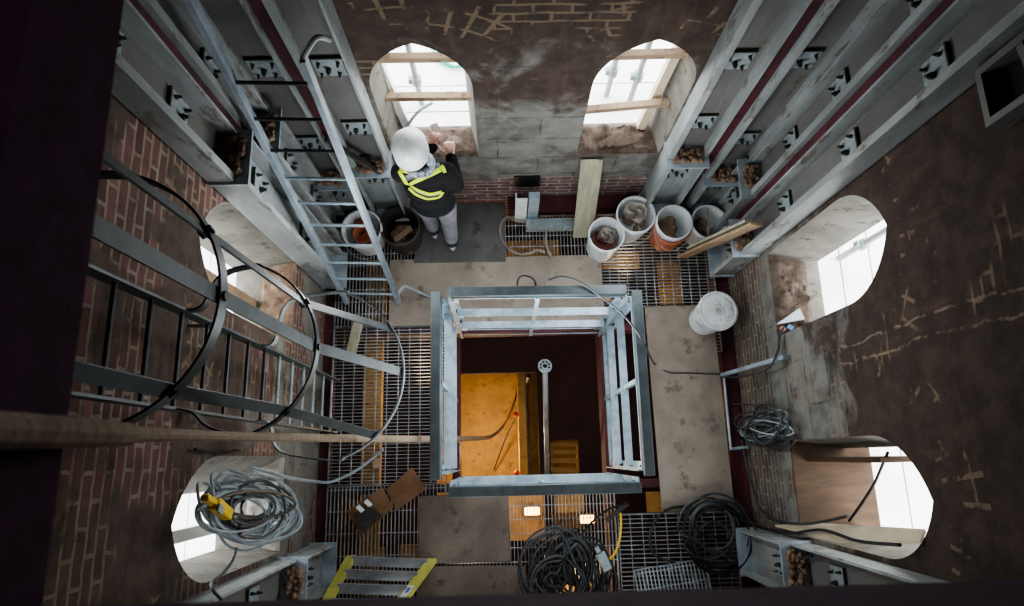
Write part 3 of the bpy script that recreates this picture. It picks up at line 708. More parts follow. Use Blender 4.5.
def heap(c, loops, rmin, rmax, wob, r, seed, zlo=.018, zhi=.1, squash=1.):
    rnd = random.Random(seed); pts = []; c = V(c); n = loops*12; ph = rnd.random()*6
    for i in range(n):
        a = 2*PI*i/12 + ph; k = i/n
        lo = math.floor(i/12); rl = random.Random(seed*91 + lo)
        rr = rl.uniform(rmin, rmax); ox, oy = rl.uniform(-wob, wob), rl.uniform(-wob, wob)
        pts.append(c + V((ox + rr*math.cos(a), (oy + rr*math.sin(a))*squash, zlo + (zhi-zlo)*k + rnd.uniform(-.01, .01))))
    return pts
c1 = at(563, 568, 0)
pts = heap(c1, 17, .10, .31, .14, .011, 3, .02, .16) ; cable('cable_heap', pts, .0105, 'cable', 'large tangled heap of dark cable on the grating at the bottom centre', 'cable')
pts = heap(c1 + V((.05, -.12, 0)), 9, .08, .24, .14, .011, 8, .02, .14); pts += fl([(585,530),(600,515),(612,508),(628,503)], .04); cable('cable_heap', pts, .009, 'black', 'thinner black cable tangled in the dark cable heap, one end running to the guard', 'cable')
c2 = at(710, 533, .03)
pts = heap(c2, 9, .14, .27, .07, .011, 5, .035, .12, 1.05); pts += fl([(690,510),(676,507),(660,515),(650,535),(655,555),(675,562)], .04); cable('cable_coil', pts, .0105, 'cable', 'round coil of dark cable on the near end of the long right board', 'cable')
pts = fl([(664,512),(672,508),(690,505),(704,498),(718,500),(730,508),(737,520),(735,540)], .08); cable('cable_coil', pts + heap(c2 + V((.03, -.03, .03)), 3, .2, .28, .04, .01, 12, .06, .1), .009, 'black', 'black cable loosely laid over the round cable coil on the long right board', 'cable')
t = thing('plug_box', 'grey plastic plug box lying on the big cable heap', 'plug box', at(606, 562, .18))
a, c = at(600, 553, .2), at(608, 570, .19); b = B(); b.bar(a, c, .075, .05); obj('case', b, M['cableg'], t, .008); b = B(); b.bar(at(599, 552, .2), at(596, 547, .2), .035, .03); obj('cable_gland', b, M['steel'], t)
b = B(); b.tube(smooth_path([at(620.5, 513, .03), at(621, 525, .05), at(619.5, 540, .1), at(615, 553, .15), at(610, 559, .17)], 8), .010, 8); tag(obj('yellow_lead', b, M['yellowp']), 'short yellow lead running to the grey plug box', 'cable')
b = B(); b.bar(at(628, 503, .03), at(606, 521, .03), .035, .02); tag(obj('steel_bar', b, M['bolt']), 'short dark bar lying on the grating near the right front guard corner', 'bar')

# cardboard sheet with a dark tray on it
t = thing('cardboard_box', 'torn open flattened cardboard box with a dark tray and white tape, on the left grating', 'cardboard box', at(388, 500, .01))
b = B(); b.prism([at(347, 511, .04), at(382, 487, .05), at(394, 507, .05), at(361, 537, .04)], (0, 0, .006)); obj('base_sheet', b, M['card'], t)
b = B(); b.prism([at(386, 490, .05), at(412, 467, .14), at(426, 489, .13), at(397, 511, .05)], (0, 0, .006)); obj('flap', b, M['card'], t)
b = B(); b.prism([at(354, 519, .062), at(370, 506, .062), at(382, 516, .062), at(366, 529, .062)], (0, 0, .03)); tr = obj('tray', b, M['blackp'], t)
for u, v in ((359, 505), (367, 499.5)):
    b = B(); b.bar(at(u-1.5, v+1, .09), at(u+4, v+6.5, .09), .035, .004); obj('tape', b, M['white'], t)
b = B(); b.box((-.03, -.04, 0), (.03, .04, .02)); o = tag(obj('wood_scrap', b, M['wood']), 'small square wood scrap on the left grating under the rope', 'scrap'); o.location = at(377, 463, .002)

# ------------------------------------------------------------------ cables on the walls
def wallcoil(cu, cv, ru, rv, loops, x, seed, jit=.16, dx=.04, off=.15):
    rnd = random.Random(seed); pts = []
    for lo in range(loops):
        s = rnd.uniform(1-jit*2, 1+jit*.4); s2 = rnd.uniform(1-jit*2, 1+jit*.4); ou, ov = rnd.uniform(-off, off)*ru, rnd.uniform(-off, off)*rv; tilt = rnd.uniform(-off, off)*2; q = rnd.uniform(-dx, dx)
        for k in range(14):
            a = 2*PI*k/14 + seed
            pts.append(atx(cu + ou + ru*s*math.cos(a), cv + ov + rv*s2*math.sin(a + tilt), x + q))
    return pts
cable('cable_coil', wallcoil(248, 511, 43, 33, 24, XL+.10, 4, .22, .06, .22), .0075, 'cableg', 'big coil of grey cable hanging in the near left window', 'cable')
cable('cable_coil', wallcoil(256, 507, 36, 27, 9, XL+.13, 9, .3, .06) , .0085, 'cable', 'loose dark cable hung over the grey coil in the near left window', 'cable')
t = thing('plug_box', 'yellow plug box hanging on the grey cable coil in the near left window', 'plug box', atx(222, 512, XL+.2))
b = B(); b.bar(atx(214, 503, XL+.21), atx(228, 515, XL+.21), .055, .05, (1, 0, 0)); cs = obj('case', b, M['yellowp'], t, .008); b = B(); b.bar(atx(204.5, 497, XL+.21), atx(214, 503.5, XL+.21), .032, .04, (1, 0, 0)); obj('grip', b, M['yellowp'], t, .008)
b = B(); b.bar(atx(218, 507, XL+.24), atx(222, 511, XL+.24), .035, .012, (1, 0, 0)); obj('socket_face', b, M['cableg'], t)
cable('thin_cable', [atx(237, 548, XL+.12), atx(232, 562, XL+.12), atx(222, 574, XL+.12), atx(212, 582, XL+.12), atx(213, 590, XL+.2), atx(222, 600, XL+.25)], .008, 'cable', 'dark cable trailing down from the grey coil in the left window', 'cable')
cable('thin_cable', [atx(252, 468, XL+.06), atx(268, 472, XL+.08), atx(290, 478, XL+.1), at(312, 481, .5), at(330, 482, .3), at(350, 474, .25), at(368, 462, .25), at(383, 449, .3)], .012, 'cableg', 'pale grey conduit end reaching from the left window over the grating', 'conduit')
cable('thin_cable', [atx(195, 449, XL+.03), atx(215, 452, XL+.03), atx(240, 450, XL+.03)], .007, 'black', 'short black cable on the left wall below the rope', 'cable')
cable('cable_coil', wallcoil(763, 427, 27, 17, 9, XR-.10, 2, .3, .06, .35), .0085, 'cable', 'dark cable tangle hanging on the right wall between the windows', 'cable')
cable('cable_coil', wallcoil(764, 426, 24, 13, 4, XR-.12, 6, .3, .05, .4), .006, 'cableg', 'lighter cable loops within the tangle on the right wall', 'cable')
cable('thin_cable', [atx(u, v, XR-.06) for u, v in ((742,440),(746,462),(752,485),(760,508),(774,519),(800,524),(826,521),(848,516))], .010, 'cable', 'dark cable running down the right wall to the near right window sill', 'cable')
cable('thin_cable', [atx(u, v, XR-.07) for u, v in ((740,520),(762,528),(790,533),(822,530),(858,541),(900,545))], .010, 'black', 'black cable along the foot of the near right window', 'cable')
cable('thin_cable', [atx(u, v, XR-.09) for u, v in ((738,505),(752,523),(764,543),(778,555),(794,560),(812,556))], .009, 'cable', 'dark cable sagging across the lower right column', 'cable')
cable('thin_cable', [atx(u, v, XR+.18) for u, v in ((888,452),(882,466),(874,484),(862,503),(849,521))], .009, 'black', 'black cable crossing the bright opening of the near right window', 'cable')
cable('thin_cable', [at(722, 377, .05), at(745, 376, .35), atx(768, 368, XR-.12), atx(778, 350, XR-.06), atx(779, 338, XR-.04), atx(784, 327, XR-.02)], .009, 'cable', 'dark cable rising from the floor to the farther right window sill', 'cable')
a, c = at(723, 375, .03), atx(786, 357, XR-.04)
b = B(); b.bar(a, c, .045, .03, (0, 1, .2)); tag(obj('steel_strut', b, M['steel2']), 'pale grey strut leaning from the long board up the right wall', 'strut')
b = B(); b.tube([at(724, 377, .04), at(731, 450, .04)], .011, 10); tag(obj('steel_pipe', b, M['steel2']), 'thin pale pipe lying along the edge of the long right board', 'pipe')
b = B(); b.tube([at(731, 449, .05), at(748, 447, .07)], .013, 10); tag(obj('steel_pipe', b, M['rail']), 'short pale pipe pointing to the cable tangle on the right wall', 'pipe')
b = B(); b.prism([at(775, 325, .86), at(798, 309, .9), at(803, 320, .9)], (0, 0, .03)); tag(obj('plastic_scrap', b, M['white']), 'white triangular scrap on the sill of the farther right window', 'scrap')
b = B(); b.bar(at(781, 327, .87), at(784, 331, .87), .03, .03); tag(obj('tape_roll', b, M['orangep']), 'small orange bit beside the white scrap on the right sill', 'scrap')
b = B(); b.bar(at(787, 326, .87), at(792, 329, .87), .035, .03); tag(obj('tape_roll', b, M['bluep']), 'small blue bit beside the white scrap on the right sill', 'scrap')

# window boards, battens and sills
def batten(a, c, label, h=.045, d=.045):
    b = B(); b.bar(a, c, d, h); return tag(obj('timber_batten', b, M['wood']), label, 'batten')
batten(V((-.80, YF+.15, 1.53)), V((-.17, YF+.15, 1.52)), 'lower timber batten across the left far window')
batten(V((-.76, YF+.15, 1.97)), V((-.21, YF+.15, 1.965)), 'upper timber batten across the left far window')
batten(V((.59, YF+.15, 1.31)), V((1.22, YF+.15, 1.40)), 'lower slightly tilted timber batten across the right far window')
batten(V((.64, YF+.15, 1.96)), V((1.18, YF+.15, 1.97)), 'upper timber batten across the right far window')
def sillrubble(frame, c, sill, label, cat='rubble', mat='dust', n0=-.25, n1=-.003, hi=.05, seed=1):
    rnd = random.Random(seed); b = B(); NX, NY = 46, 18; g = []
    lump = [(rnd.uniform(-.27, .27), rnd.uniform(n0, n1), rnd.uniform(.02, .07), rnd.uniform(.3, 1)) for _ in range(40)]
    for i in range(NX+1):
        row = []
        for j in range(NY+1):
            x = -.316 + .632*i/NX; y = n0 + (n1-n0)*j/NY
            h = sum(k*max(0, 1-((x-lx)**2+(y-ly)**2)/r**2)**.7*.35 for lx, ly, r, k in lump)
            e = min(1, j/2, (NY-j)/2)
            row.append(b.bm.verts.new(frame(c + x*(1+.72*y), y, sill + .003 + e*(.008 + hi*min(1.3, h) + rnd.uniform(0, .008)))))
        g.append(row)
    for A, C in zip(g, g[1:]):
        for j in range(NY): b.bm.faces.new((A[j], A[j+1], C[j+1], C[j]))
    return tag(obj('sill_rubble', b, M[mat]), label, cat, 'rubble on the window sills', 'stuff')
sillrubble(ffar, WINC['far'][0], SILL['far'], 'dusty rubble on the sill of the left far window')
sillrubble(ffar, WINC['far'][1], SILL['far'], 'dusty brown rubble on the sill of the right far window', hi=.06, seed=3)
sillrubble(fleft, WINC['left'][1], SILL['left'], 'broken brick on the sill of the farther left window', mat='debris')
sillrubble(fleft, WINC['left'][0], SILL['left'], 'pale rubble on the sill of the near left window', mat='greycloth', seed=5)
sillrubble(fright, WINC['right'][1], SILL['right'], 'brown rubble on the sill of the farther right window', mat='dust', n0=-.28, hi=.07, seed=8)
for k in range(3):
    b = B(); b.bar(ffar(.76+.06*k, -.05, .955+.015*k), ffar(.94+.05*k, -.13+.03*k, .975+.01*k), .05, .02); tag(obj('wood_offcut', b, M['dust']), ('dusty', 'short dusty', 'crossed dusty')[k] + ' offcut lying in the rubble of the right far sill', 'offcut')
c = WINC['right'][0]; s_ = SILL['right']
b = B(); b.box((XR-.005, c-.31, s_+.002), (XR+T+.25, c+.31, s_+.02)); tag(obj('plywood_sheet', b, M['plywood']), 'brown plywood lining the sill of the near right window', 'plywood')
b = B(); b.box((XR+.10, c+.17, s_+.02), (XR+T+.25, c+.20, 1.75)); tag(obj('plywood_sheet', b, M['plywood']), 'brown plywood upright against the jamb of the near right window', 'plywood')
b = B(); b.prism([atx(775, 525, XR-.04), atx(812, 522.5, XR+.02), atx(925, 529, XR+.02), atx(920, 541, XR-.02), atx(840, 541, XR-.05)], (0, -.012, .008)); tag(obj('plywood_sheet', b, M['plypale']), 'pale plywood offcut resting along the near right window opening', 'plywood')
# frame strips outside the windows
b = B(); b.box((XL-T-.26, WINC['left'][0]-.20, .54), (XL-T-.20, WINC['left'][0]-.12, 2.4)); tag(obj('window_post', b, M['lightwall']), 'pale grey post just outside the near left window', 'post')
b = B(); b.box((XL-T-.02, WINC['left'][1]-.05, SILL['left']), (XL-T+.02, WINC['left'][1]+.02, 2.05)); tag(obj('window_post', b, M['wood']), 'timber upright in the farther left window', 'post')
b = B(); b.bar(V((-.70, YF+.22, .92)), V((-.82, YF+.24, 2.3)), .06, .05, (0, 1, 0)); tag(obj('window_post', b, M['lightwall']), 'white upright inside the left jamb of the left far window', 'post')
b = B(); b.bar(V((1.10, YF+.22, .92)), V((1.16, YF+.24, 2.2)), .06, .05, (0, 1, 0)); tag(obj('window_post', b, M['plypale']), 'pale upright inside the right jamb of the right far window', 'post')
cable('thin_cable', [aty(432, 103, YF+.1), aty(418, 112, YF+.02), aty(404, 131, YF-.06), aty(398, 146, YF-.1)], .012, 'cableg', 'grey pipe end slanting out of the left far window behind the helmet', 'pipe')
b = B(); b.bar(V((-1.165, 2.1, 1.55)), V((-.86, 2.08, .98)), .03, .025); tag(obj('steel_bar', b, M['bolt']), 'dark bar leaning across the column behind the worker', 'bar')

# ------------------------------------------------------------------ scaffold outside the windows
def platform(lo, hi, along, n, label):
    t = thing('scaffold_platform', label, 'scaffold', ((lo[0]+hi[0])/2, (lo[1]+hi[1])/2, lo[2]))
    for k in range(n):
        b = B()
        if along == 'x': w = (hi[1]-lo[1])/n; b.box((lo[0], lo[1]+w*k+.004, lo[2]+.003*(k % 3)), (hi[0], lo[1]+w*(k+1)-.004, lo[2]+.04+.003*(k % 3)))
        else: w = (hi[0]-lo[0])/n; b.box((lo[0]+w*k+.004, lo[1], lo[2]+.003*(k % 3)), (lo[0]+w*(k+1)-.004, hi[1], lo[2]+.04+.003*(k % 3)))
        obj('deck_board', b, M['lightwall'], t)
    return t
platform((-1.8, YF+.36, .5), (2.3, YF+T+2.0, 0), 'x', 8, 'white scaffold deck outside the far windows')
platform((XL-T-2.2, -1.2, .5), (XL-T-.22, 2.4, 0), 'y', 8, 'white scaffold deck outside the left windows')
platform((XR+T+.16, -1.2, .5), (XR+T+2.1, 2.4, 0), 'y', 8, 'white scaffold deck outside the right windows')
b = B(); O = 2.4
for lo, hi in (((XL-O, YF+.43, .40), (XR+O, YF+O, .499)), ((XL-O, YN-O, .40), (XR+O, YN-.33, .499)), ((XL-O, YN-.33, .40), (XL-.5, YF+.43, .499)), ((XR+.44, YN-.33, .40), (XR+O, YF+.43, .499))): b.box(lo, hi)
struct('floor_3', b, M['outgrey'])
def standard(x, y, label, z1=3.2):
    t = thing('scaffold_standard', label, 'scaffold tube', (x, y, .55))
    b = B(); b.tube([(x, y, .55), (x, y, z1)], .024, 12); obj('tube', b, M['outgrey'], t)
    for z in (.9, 1.5, 2.1):
        b = B(); b.lathe([(.03, -.05), (.042, -.04), (.042, .04), (.03, .05)], (x, y, z), 10); b.box((x-.06, y-.02, z-.03), (x-.02, y+.02, z+.03)); obj('coupler', b, M['steel'], t)
standard(-.66, 2.95, 'grey scaffold standard outside the left far window')
standard(.92, 3.0, 'grey scaffold standard outside the right far window, left one')
standard(1.12, 2.95, 'grey scaffold standard outside the right far window, right one')
standard(2.72, 1.5, 'grey scaffold standard outside the farther right window')
b = B()
b.tube(heap((-.36, 3.45, .56), 3, .16, .2, .02, .01, 4, 0, .04), .011, 8); tag(obj('teal_hose', b, M['teal']), 'teal hose coiled on the deck outside the left far window', 'hose')

# ------------------------------------------------------------------ things below the gratings
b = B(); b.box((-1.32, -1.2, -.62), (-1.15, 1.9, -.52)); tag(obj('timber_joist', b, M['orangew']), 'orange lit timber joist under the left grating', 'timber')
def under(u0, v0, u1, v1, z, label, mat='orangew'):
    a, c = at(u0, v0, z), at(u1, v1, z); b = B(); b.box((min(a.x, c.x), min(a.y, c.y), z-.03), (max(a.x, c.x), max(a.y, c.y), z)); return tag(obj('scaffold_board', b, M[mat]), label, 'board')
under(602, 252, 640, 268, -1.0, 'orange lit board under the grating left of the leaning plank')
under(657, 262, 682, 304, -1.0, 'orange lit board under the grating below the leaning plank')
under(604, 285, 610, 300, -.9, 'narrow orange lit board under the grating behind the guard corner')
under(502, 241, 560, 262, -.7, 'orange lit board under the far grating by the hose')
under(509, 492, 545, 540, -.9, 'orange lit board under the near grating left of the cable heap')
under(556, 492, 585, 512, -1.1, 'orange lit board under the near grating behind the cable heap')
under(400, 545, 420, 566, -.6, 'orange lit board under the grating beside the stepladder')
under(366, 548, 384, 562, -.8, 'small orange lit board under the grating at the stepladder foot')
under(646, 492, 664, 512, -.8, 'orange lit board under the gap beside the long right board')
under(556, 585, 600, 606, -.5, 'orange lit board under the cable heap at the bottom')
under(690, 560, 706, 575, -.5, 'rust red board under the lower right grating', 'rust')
for u, v, z, lb in ((532, 511, -.85, 'glowing warm lamp under the near grating, left one'), (587, 519, -1.0, 'glowing warm lamp under the near grating, behind the cable heap')):
    t = thing('work_lamp', lb, 'lamp', at(u, v, z)); p = at(u, v, z)
    b = B(); b.box(p + V((-.07, -.035, 0)), p + V((.07, .035, .04))); obj('lens', b, M['lamp'], t, .01)
    b = B(); b.box(p + V((-.08, -.045, -.03)), p + V((.08, .045, 0))); obj('housing', b, M['bolt'], t)
# room below, through the deck openings
zb = -3.39
b = B(); b.box((.15, -.75, -2.2), (.22, 1.0, zb)); b.box((.22, -.75, -2.2), (.24, 1.0, zb)); tag(obj('timber_partition', b, M['orangew']), 'orange lit timber edge along the right of the room below', 'timber')
b = B(); b.tube(smooth_path([at(529, 376, -2.1), at(526, 392, -2.3), at(527, 430, -2.3), at(528, 474, -2.3)], 6), .03, 8); tag(obj('pipe', b, M['bolt']), 'dark pipe running down the side of the room below', 'pipe')
for k, (u, v) in enumerate(((518, 414.5), (519, 473))):
    p = at(u-2, v, -2.15); b = B(); b.blob(p, .035, (1, 1, .8), 0, 2); b.lathe([(.03, -.06), (.03, -.01)], p, 12); tag(obj('marker_lamp', b, M['redlamp']), ('orange red marker lamp in the room below, upper one', 'orange red marker lamp in the room below, lower one')[k], 'lamp')
b = B(); b.tube(smooth_path([at(517, 415, -2.6), at(505, 440, -3.0), at(494, 470, -3.3)], 6), .008, 6); tag(obj('thin_cable', b, M['bolt']), 'thin dark cable slanting across the orange floor below', 'cable')
t = thing('wooden_ladder', 'short orange lit wooden ladder seen below through the small deck opening', 'ladder', at(565, 458, -1.9))
for u in (551, 579):
    b = B(); b.bar(at(u, 441, -1.75), at(u, 482, -1.95), .05, .05); obj('stringer', b, M['orangew'], t)
for v in (444, 452, 460.5, 470):
    b = B(); b.bar(at(551, v, -1.8), at(579, v, -1.8), .05, .05); obj('rung', b, M['orangew'], t)

# ------------------------------------------------------------------ the worker
def cap(b, p, q, r1, r2, sc=None):
    p, q = V(p), V(q); pts = [p.lerp(q, i/6) for i in range(7)]; rs = [r1 + (r2-r1)*i/6 for i in range(7)]
    b.tube(pts, rs, 14); b.blob(p, r1, (1, 1, 1), 0, 3); b.blob(q, r2, (1, 1, 1), 0, 3)
def ell(b, c, sx, sy, sz, rot=0.): b.blob(c, 1., (sx, sy, sz), 0, 3, rot)
def merged(name, b, vox, mat, parent, smooth=6, rep=.5):
    """voxel-merge overlapping volumes into one continuous surface"""
    me = bpy.data.meshes.new(name); bmesh.ops.recalc_face_normals(b.bm, faces=b.bm.faces[:]); b.bm.to_mesh(me); b.bm.free()
    tmp = bpy.data.objects.new('tmp', me); COL.objects.link(tmp)
    m = tmp.modifiers.new('r', 'REMESH'); m.mode = 'VOXEL'; m.voxel_size = vox
    if smooth: s = tmp.modifiers.new('s', 'SMOOTH'); s.factor = rep; s.iterations = smooth
    dg = bpy.context.evaluated_depsgraph_get(); dg.update()
    out = bpy.data.meshes.new_from_object(tmp.evaluated_get(dg)); bpy.data.objects.remove(tmp); bpy.data.meshes.remove(me)
    bm = bmesh.new(); bm.from_mesh(out); bpy.data.meshes.remove(out)
    tree = BVHTree.FromBMesh(bm)
    return obj(name, bm, mat, parent), tree
ZF = .036
AR, AL = V((-.445, 1.885, .10)), V((-.61, 2.0, .10))
HR, HL = V((-.435, 1.90, .86)), V((-.60, 1.91, .86))
KR, KL = V((-.44, 1.93, .49)), V((-.61, 1.985, .49))
PEL, BEL, CHE, UPP, NEC = V((-.515, 1.905, .92)), V((-.525, 1.92, 1.04)), V((-.535, 1.935, 1.18)), V((-.54, 1.95, 1.30)), V((-.55, 1.965, 1.40))
SR, SL = V((-.375, 1.95, 1.33)), V((-.70, 1.95, 1.33))
ER, EL = V((-.325, 1.955, 1.08)), V((-.70, 2.10, 1.13))
WR, WL = V((-.35, 2.08, 1.29)), V((-.475, 2.145, 1.33))
HEAD = V((-.59, 2.0, 1.515))
per = thing('person', 'worker in white hard hat, black top with yellow hi-vis straps, holding up a phone', 'person', (-.53, 1.95, ZF))
# body: legs, trunk, arms, hands, neck and head in one skin
b = B()
for h, k, a in ((HR, KR, AR), (HL, KL, AL)):
    cap(b, h, k, .07, .052); cap(b, k, a, .05, .036); cap(b, a + V((0, 0, -.03)), a + V((-.01, .12, -.045)), .035, .028)
ell(b, PEL, .145, .10, .11); ell(b, BEL, .13, .095, .13); ell(b, CHE, .145, .105, .15); cap(b, SR + V((-.03, 0, 0)), SL + V((.03, 0, 0)), .055, .055); cap(b, UPP, NEC + V((-.01, .01, .03)), .07, .054)
for s_, e, w in ((SR, ER, WR), (SL, EL, WL)): cap(b, s_, e, .045, .038); cap(b, e, w, .036, .025)
ell(b, HEAD, .078, .098, .112, .25)
fdir = V((-.22, .95, -.15)).normalized(); fs = V((.97, .22, 0))
ell(b, HEAD + fdir*.055 + V((0, 0, -.06)), .055, .055, .06)           # jaw
cap(b, HEAD + fdir*.095 + V((0, 0, .015)), HEAD + fdir*.116 + V((0, 0, -.022)), .010, .015)   # nose
for s_ in (-1, 1): ell(b, HEAD + fs*(s_*.08) + V((0, 0, -.01)), .012, .022, .032, .25)
def hand(b, w, d, n, side, curl, thumb):
    """palm at the wrist w pointing along d, palm facing n; side = direction of the thumb"""
    d, n = V(d).normalized(), V(n).normalized(); s = V(side); s = (s - d*s.dot(d)).normalized(); n = s.cross(d)*(1 if s.cross(d).dot(n) > 0 else -1)
    for k in range(4): cap(b, w + d*.01 + s*(.012-.008*k), w + d*.085 + s*(.03-.0195*k), .014, .0125)
    for k, L in enumerate((.072, .08, .075, .058)):
        p = w + d*.088 + s*(.03-.0195*k); ang = 0; L3 = (L*.45, L*.32, L*.25)
        for j, l in enumerate(L3):
            ang += curl*(.8, 1., .7)[j]; q = p + (d*math.cos(ang) + n*math.sin(ang))*l
            cap(b, p, q, .0092-.0009*j, .0085-.0009*j); p = q
    p = w + d*.03 + s*.028
    for j, (l, k) in enumerate(((.04, .9), (.032, .5), (.026, .25))):
        q = p + (s*k + d*(1-k*.4) + n*thumb).normalized()*l; cap(b, p, q, .0125-.0015*j, .011-.0015*j); p = q
RD = (WR - ER).normalized(); LD = (V((-.455, 2.2, 1.40)) - WL).normalized()
hand(b, WR, V((-.05, .75, .6)), (-.2, -.55, .8), (-1, .1, .1), 1.0, .25)
hand(b, WL, V((.25, .6, .75)), (.1, -.8, .5), (-.75, .1, .6), .75, .6)
merged('body', b, .0062, M['skin'], per, 2, .4)
for s_ in (-1, 1):
    b = B(); b.blob(HEAD + fdir*.083 + fs*(s_*.031) + V((0, 0, .012)), .0125, (1, 1, 1), 0, 2); e = obj('eye', b, M['eye'], per)
    b = B(); b.blob(HEAD + fdir*.093 + fs*(s_*.031) + V((0, 0, .012)), .006, (1, 1, 1), 0, 2); obj('pupil', b, M['black'], e)
b = B(); b.tube(smooth_path([HEAD + fdir*.098 + fs*-.022 + V((0, 0, -.062)), HEAD + fdir*.107 + V((0, 0, -.058)), HEAD + fdir*.098 + fs*.022 + V((0, 0, -.062))], 5), .006, 8); obj('mouth', b, M['lip'], per)
b = B(); ell(b, HEAD - fdir*.018 + V((0, 0, .01)), .087, .098, .105, .25); ell(b, HEAD - fdir*.05 + V((0, 0, -.06)), .066, .05, .06, .25); obj('hair', b, M['hair'], per)
# trousers
b = B(); ell(b, PEL + V((0, 0, -.02)), .168, .122, .12)
for h, k, a in ((HR, KR, AR), (HL, KL, AL)): cap(b, h, k, .092, .072); cap(b, k, a + V((0, 0, .02)), .070, .060)
merged('trousers', b, .012, M['trouser'], per, 4)
# shoes
for a, tw in ((AR, -.02), (AL, -.05)):
    b = B(); dr = V((tw, .25, 0)).normalized(); c = V((a.x, a.y, ZF)); sd = V((dr.y, -dr.x, 0))
    cap(b, c + V((0, 0, .05)) - dr*.035, c + V((0, 0, .042)) + dr*.155, .043, .034); cap(b, c + V((0, 0, .07)), c + V((0, 0, .115)), .045, .046); ell(b, c + dr*.06 + V((0, 0, .03)), .044, .12, .03, math.atan2(-dr.x, dr.y))
    for v in b.bm.verts: v.co.z = max(v.co.z, ZF+.012)
    sh, _ = merged('shoe', b, .007, M['shoe'], per, 3)
    b = B(); out = []
    for k in range(28):
        q = 2*PI*k/28; w = .046 + .006*math.cos(q); out.append(c + dr*(.055 + .145*math.cos(q)) + sd*(w*math.sin(q)))
    b.prism([(p.x, p.y, ZF+.001) for p in out], (0, 0, .022)); obj('sole', b, M['sole'], sh)
# black top
b = B()
ell(b, PEL + V((0, 0, .0)), .175, .130, .13); ell(b, BEL, .165, .122, .14); ell(b, CHE, .172, .128, .15); cap(b, SR + V((-.035, 0, 0)), SL + V((.035, 0, 0)), .075, .075)
ell(b, UPP, .15, .10, .08); cap(b, UPP + V((0, 0, .02)), NEC, .085, .066)
for s_, e, w in ((SR, ER, WR), (SL, EL, WL)): cap(b, s_, e, .070, .056); cap(b, e, e.lerp(w, .97), .057, .044)
jk, jtree = merged('jacket', b, .011, M['jacket'], per, 5)
# scarf
b = B(); b.tube([NEC + V((.078*math.cos(2*PI*k/20), .078*math.sin(2*PI*k/20) + .005, .012 + .012*math.sin(6*PI*k/20))) for k in range(20)], .027, 10, True); b.blob(NEC + V((.065, .02, .03)), .04, (1, 1, .8), .1, 2); obj('scarf', b, M['scarf'], per)
# hi-vis straps laid on the back of the top
def band(px, w, mat, off, name='hi_vis_strap'):
    dense = []
    for (u0, v0), (u1, v1) in zip(px, px[1:]):
        for k in range(6): dense.append((u0+(u1-u0)*k/6, v0+(v1-v0)*k/6))
    dense.append(px[-1]); hits = []
    for u, v in dense:
        hit = jtree.ray_cast(CAM, ray(u, v).normalized())
        if hit[0] is not None: hits.append((hit[0], hit[1]))
    if len(hits) < 2: return
    for _ in range(3):
        hits = [((hits[max(i-1, 0)][0] + h*2 + hits[min(i+1, len(hits)-1)][0])/4, (hits[max(i-1, 0)][1] + n*2 + hits[min(i+1, len(hits)-1)][1]).normalized()) for i, (h, n) in enumerate(hits)]
    b = B(); rows = []
    for i, (p, n) in enumerate(hits):
        d = (hits[min(i+1, len(hits)-1)][0] - hits[max(i-1, 0)][0]).normalized(); s = d.cross(n).normalized()
        row = []
        for k in range(-2, 3):
            q = p + s*(w/2*k/2); near = jtree.find_nearest(q); qq = near[0] + near[1]*off
            row.append(b.bm.verts.new(qq))
        rows.append(row)
    for A, C in zip(rows, rows[1:]):
        for k in range(4): b.bm.faces.new((A[k], A[k+1], C[k+1], C[k]))
    o = obj(name, b, M[mat], per); md = o.modifiers.new('t', 'SOLIDIFY'); md.thickness = .003; md.offset = 0
    return o
band([(404, 178.5), (419.5, 173.5), (432, 168.5), (441, 165)], .05, 'reflect', .006, 'reflective_strap')
band([(408, 184), (419.5, 179), (432, 173.5), (442, 169)], .03, 'hivis', .007)
band([(399, 169), (407, 171.5), (416, 169.5)], .03, 'hivis', .007)
band([(399, 170), (403, 177), (408, 184.5)], .026, 'hivis', .0085)
band([(408.5, 187), (416, 194), (427, 198.5), (439, 197), (443, 191)], .024, 'hivis', .007)
band([(410.5, 184.5), (419.5, 190.5), (429.5, 194), (442, 191)], .024, 'hivis', .0085)
band([(409.5, 186), (418, 192.4), (428.5, 196.2), (440.5, 194)], .012, 'reflect', .006, 'reflective_strap')
band([(441, 166), (443.5, 169), (445, 173)], .024, 'hivis', .0085)
# hard hat
ax = V((-.16, -.06, 1)).normalized(); hc = HEAD + V((-.006, .0, .036)); q = V((0, 0, 1)).rotation_difference(ax) @ Matrix.Rotation(.25, 3, 'Z').to_quaternion()
b = B(); prof = [(1.0, 0), (1.0, .03), (.985, .05), (.93, .085), (.82, .115), (.62, .138), (.38, .15), (.15, .155), (.001, .156)]
rings = []
for r, z in prof:
    rings.append([b.bm.verts.new(hc + q @ V((0.112*r*math.cos(2*PI*k/36), .130*r*math.sin(2*PI*k/36), z))) for k in range(36)])
for A, C in zip(rings, rings[1:]):
    for k in range(36): b.bm.faces.new((A[k], A[(k+1) % 36], C[(k+1) % 36], C[k]))
hat = obj('hard_hat', b, M['helmet'], per); md = hat.modifiers.new('t', 'SOLIDIFY'); md.thickness = .004; md.offset = 1
b = B(); ri = []; ro = []
for k in range(36):
    a = 2*PI*k/36; fr = max(0, math.sin(a)); e = .012 + .045*fr**2
    ri.append(b.bm.verts.new(hc + q @ V((.111*math.cos(a), .129*math.sin(a), .006)))); ro.append(b.bm.verts.new(hc + q @ V(((.112+e)*math.cos(a), (.130+e)*math.sin(a), -.004 - .012*fr))))
for k in range(36): b.bm.faces.new((ri[k], ri[(k+1) % 36], ro[(k+1) % 36], ro[k]))
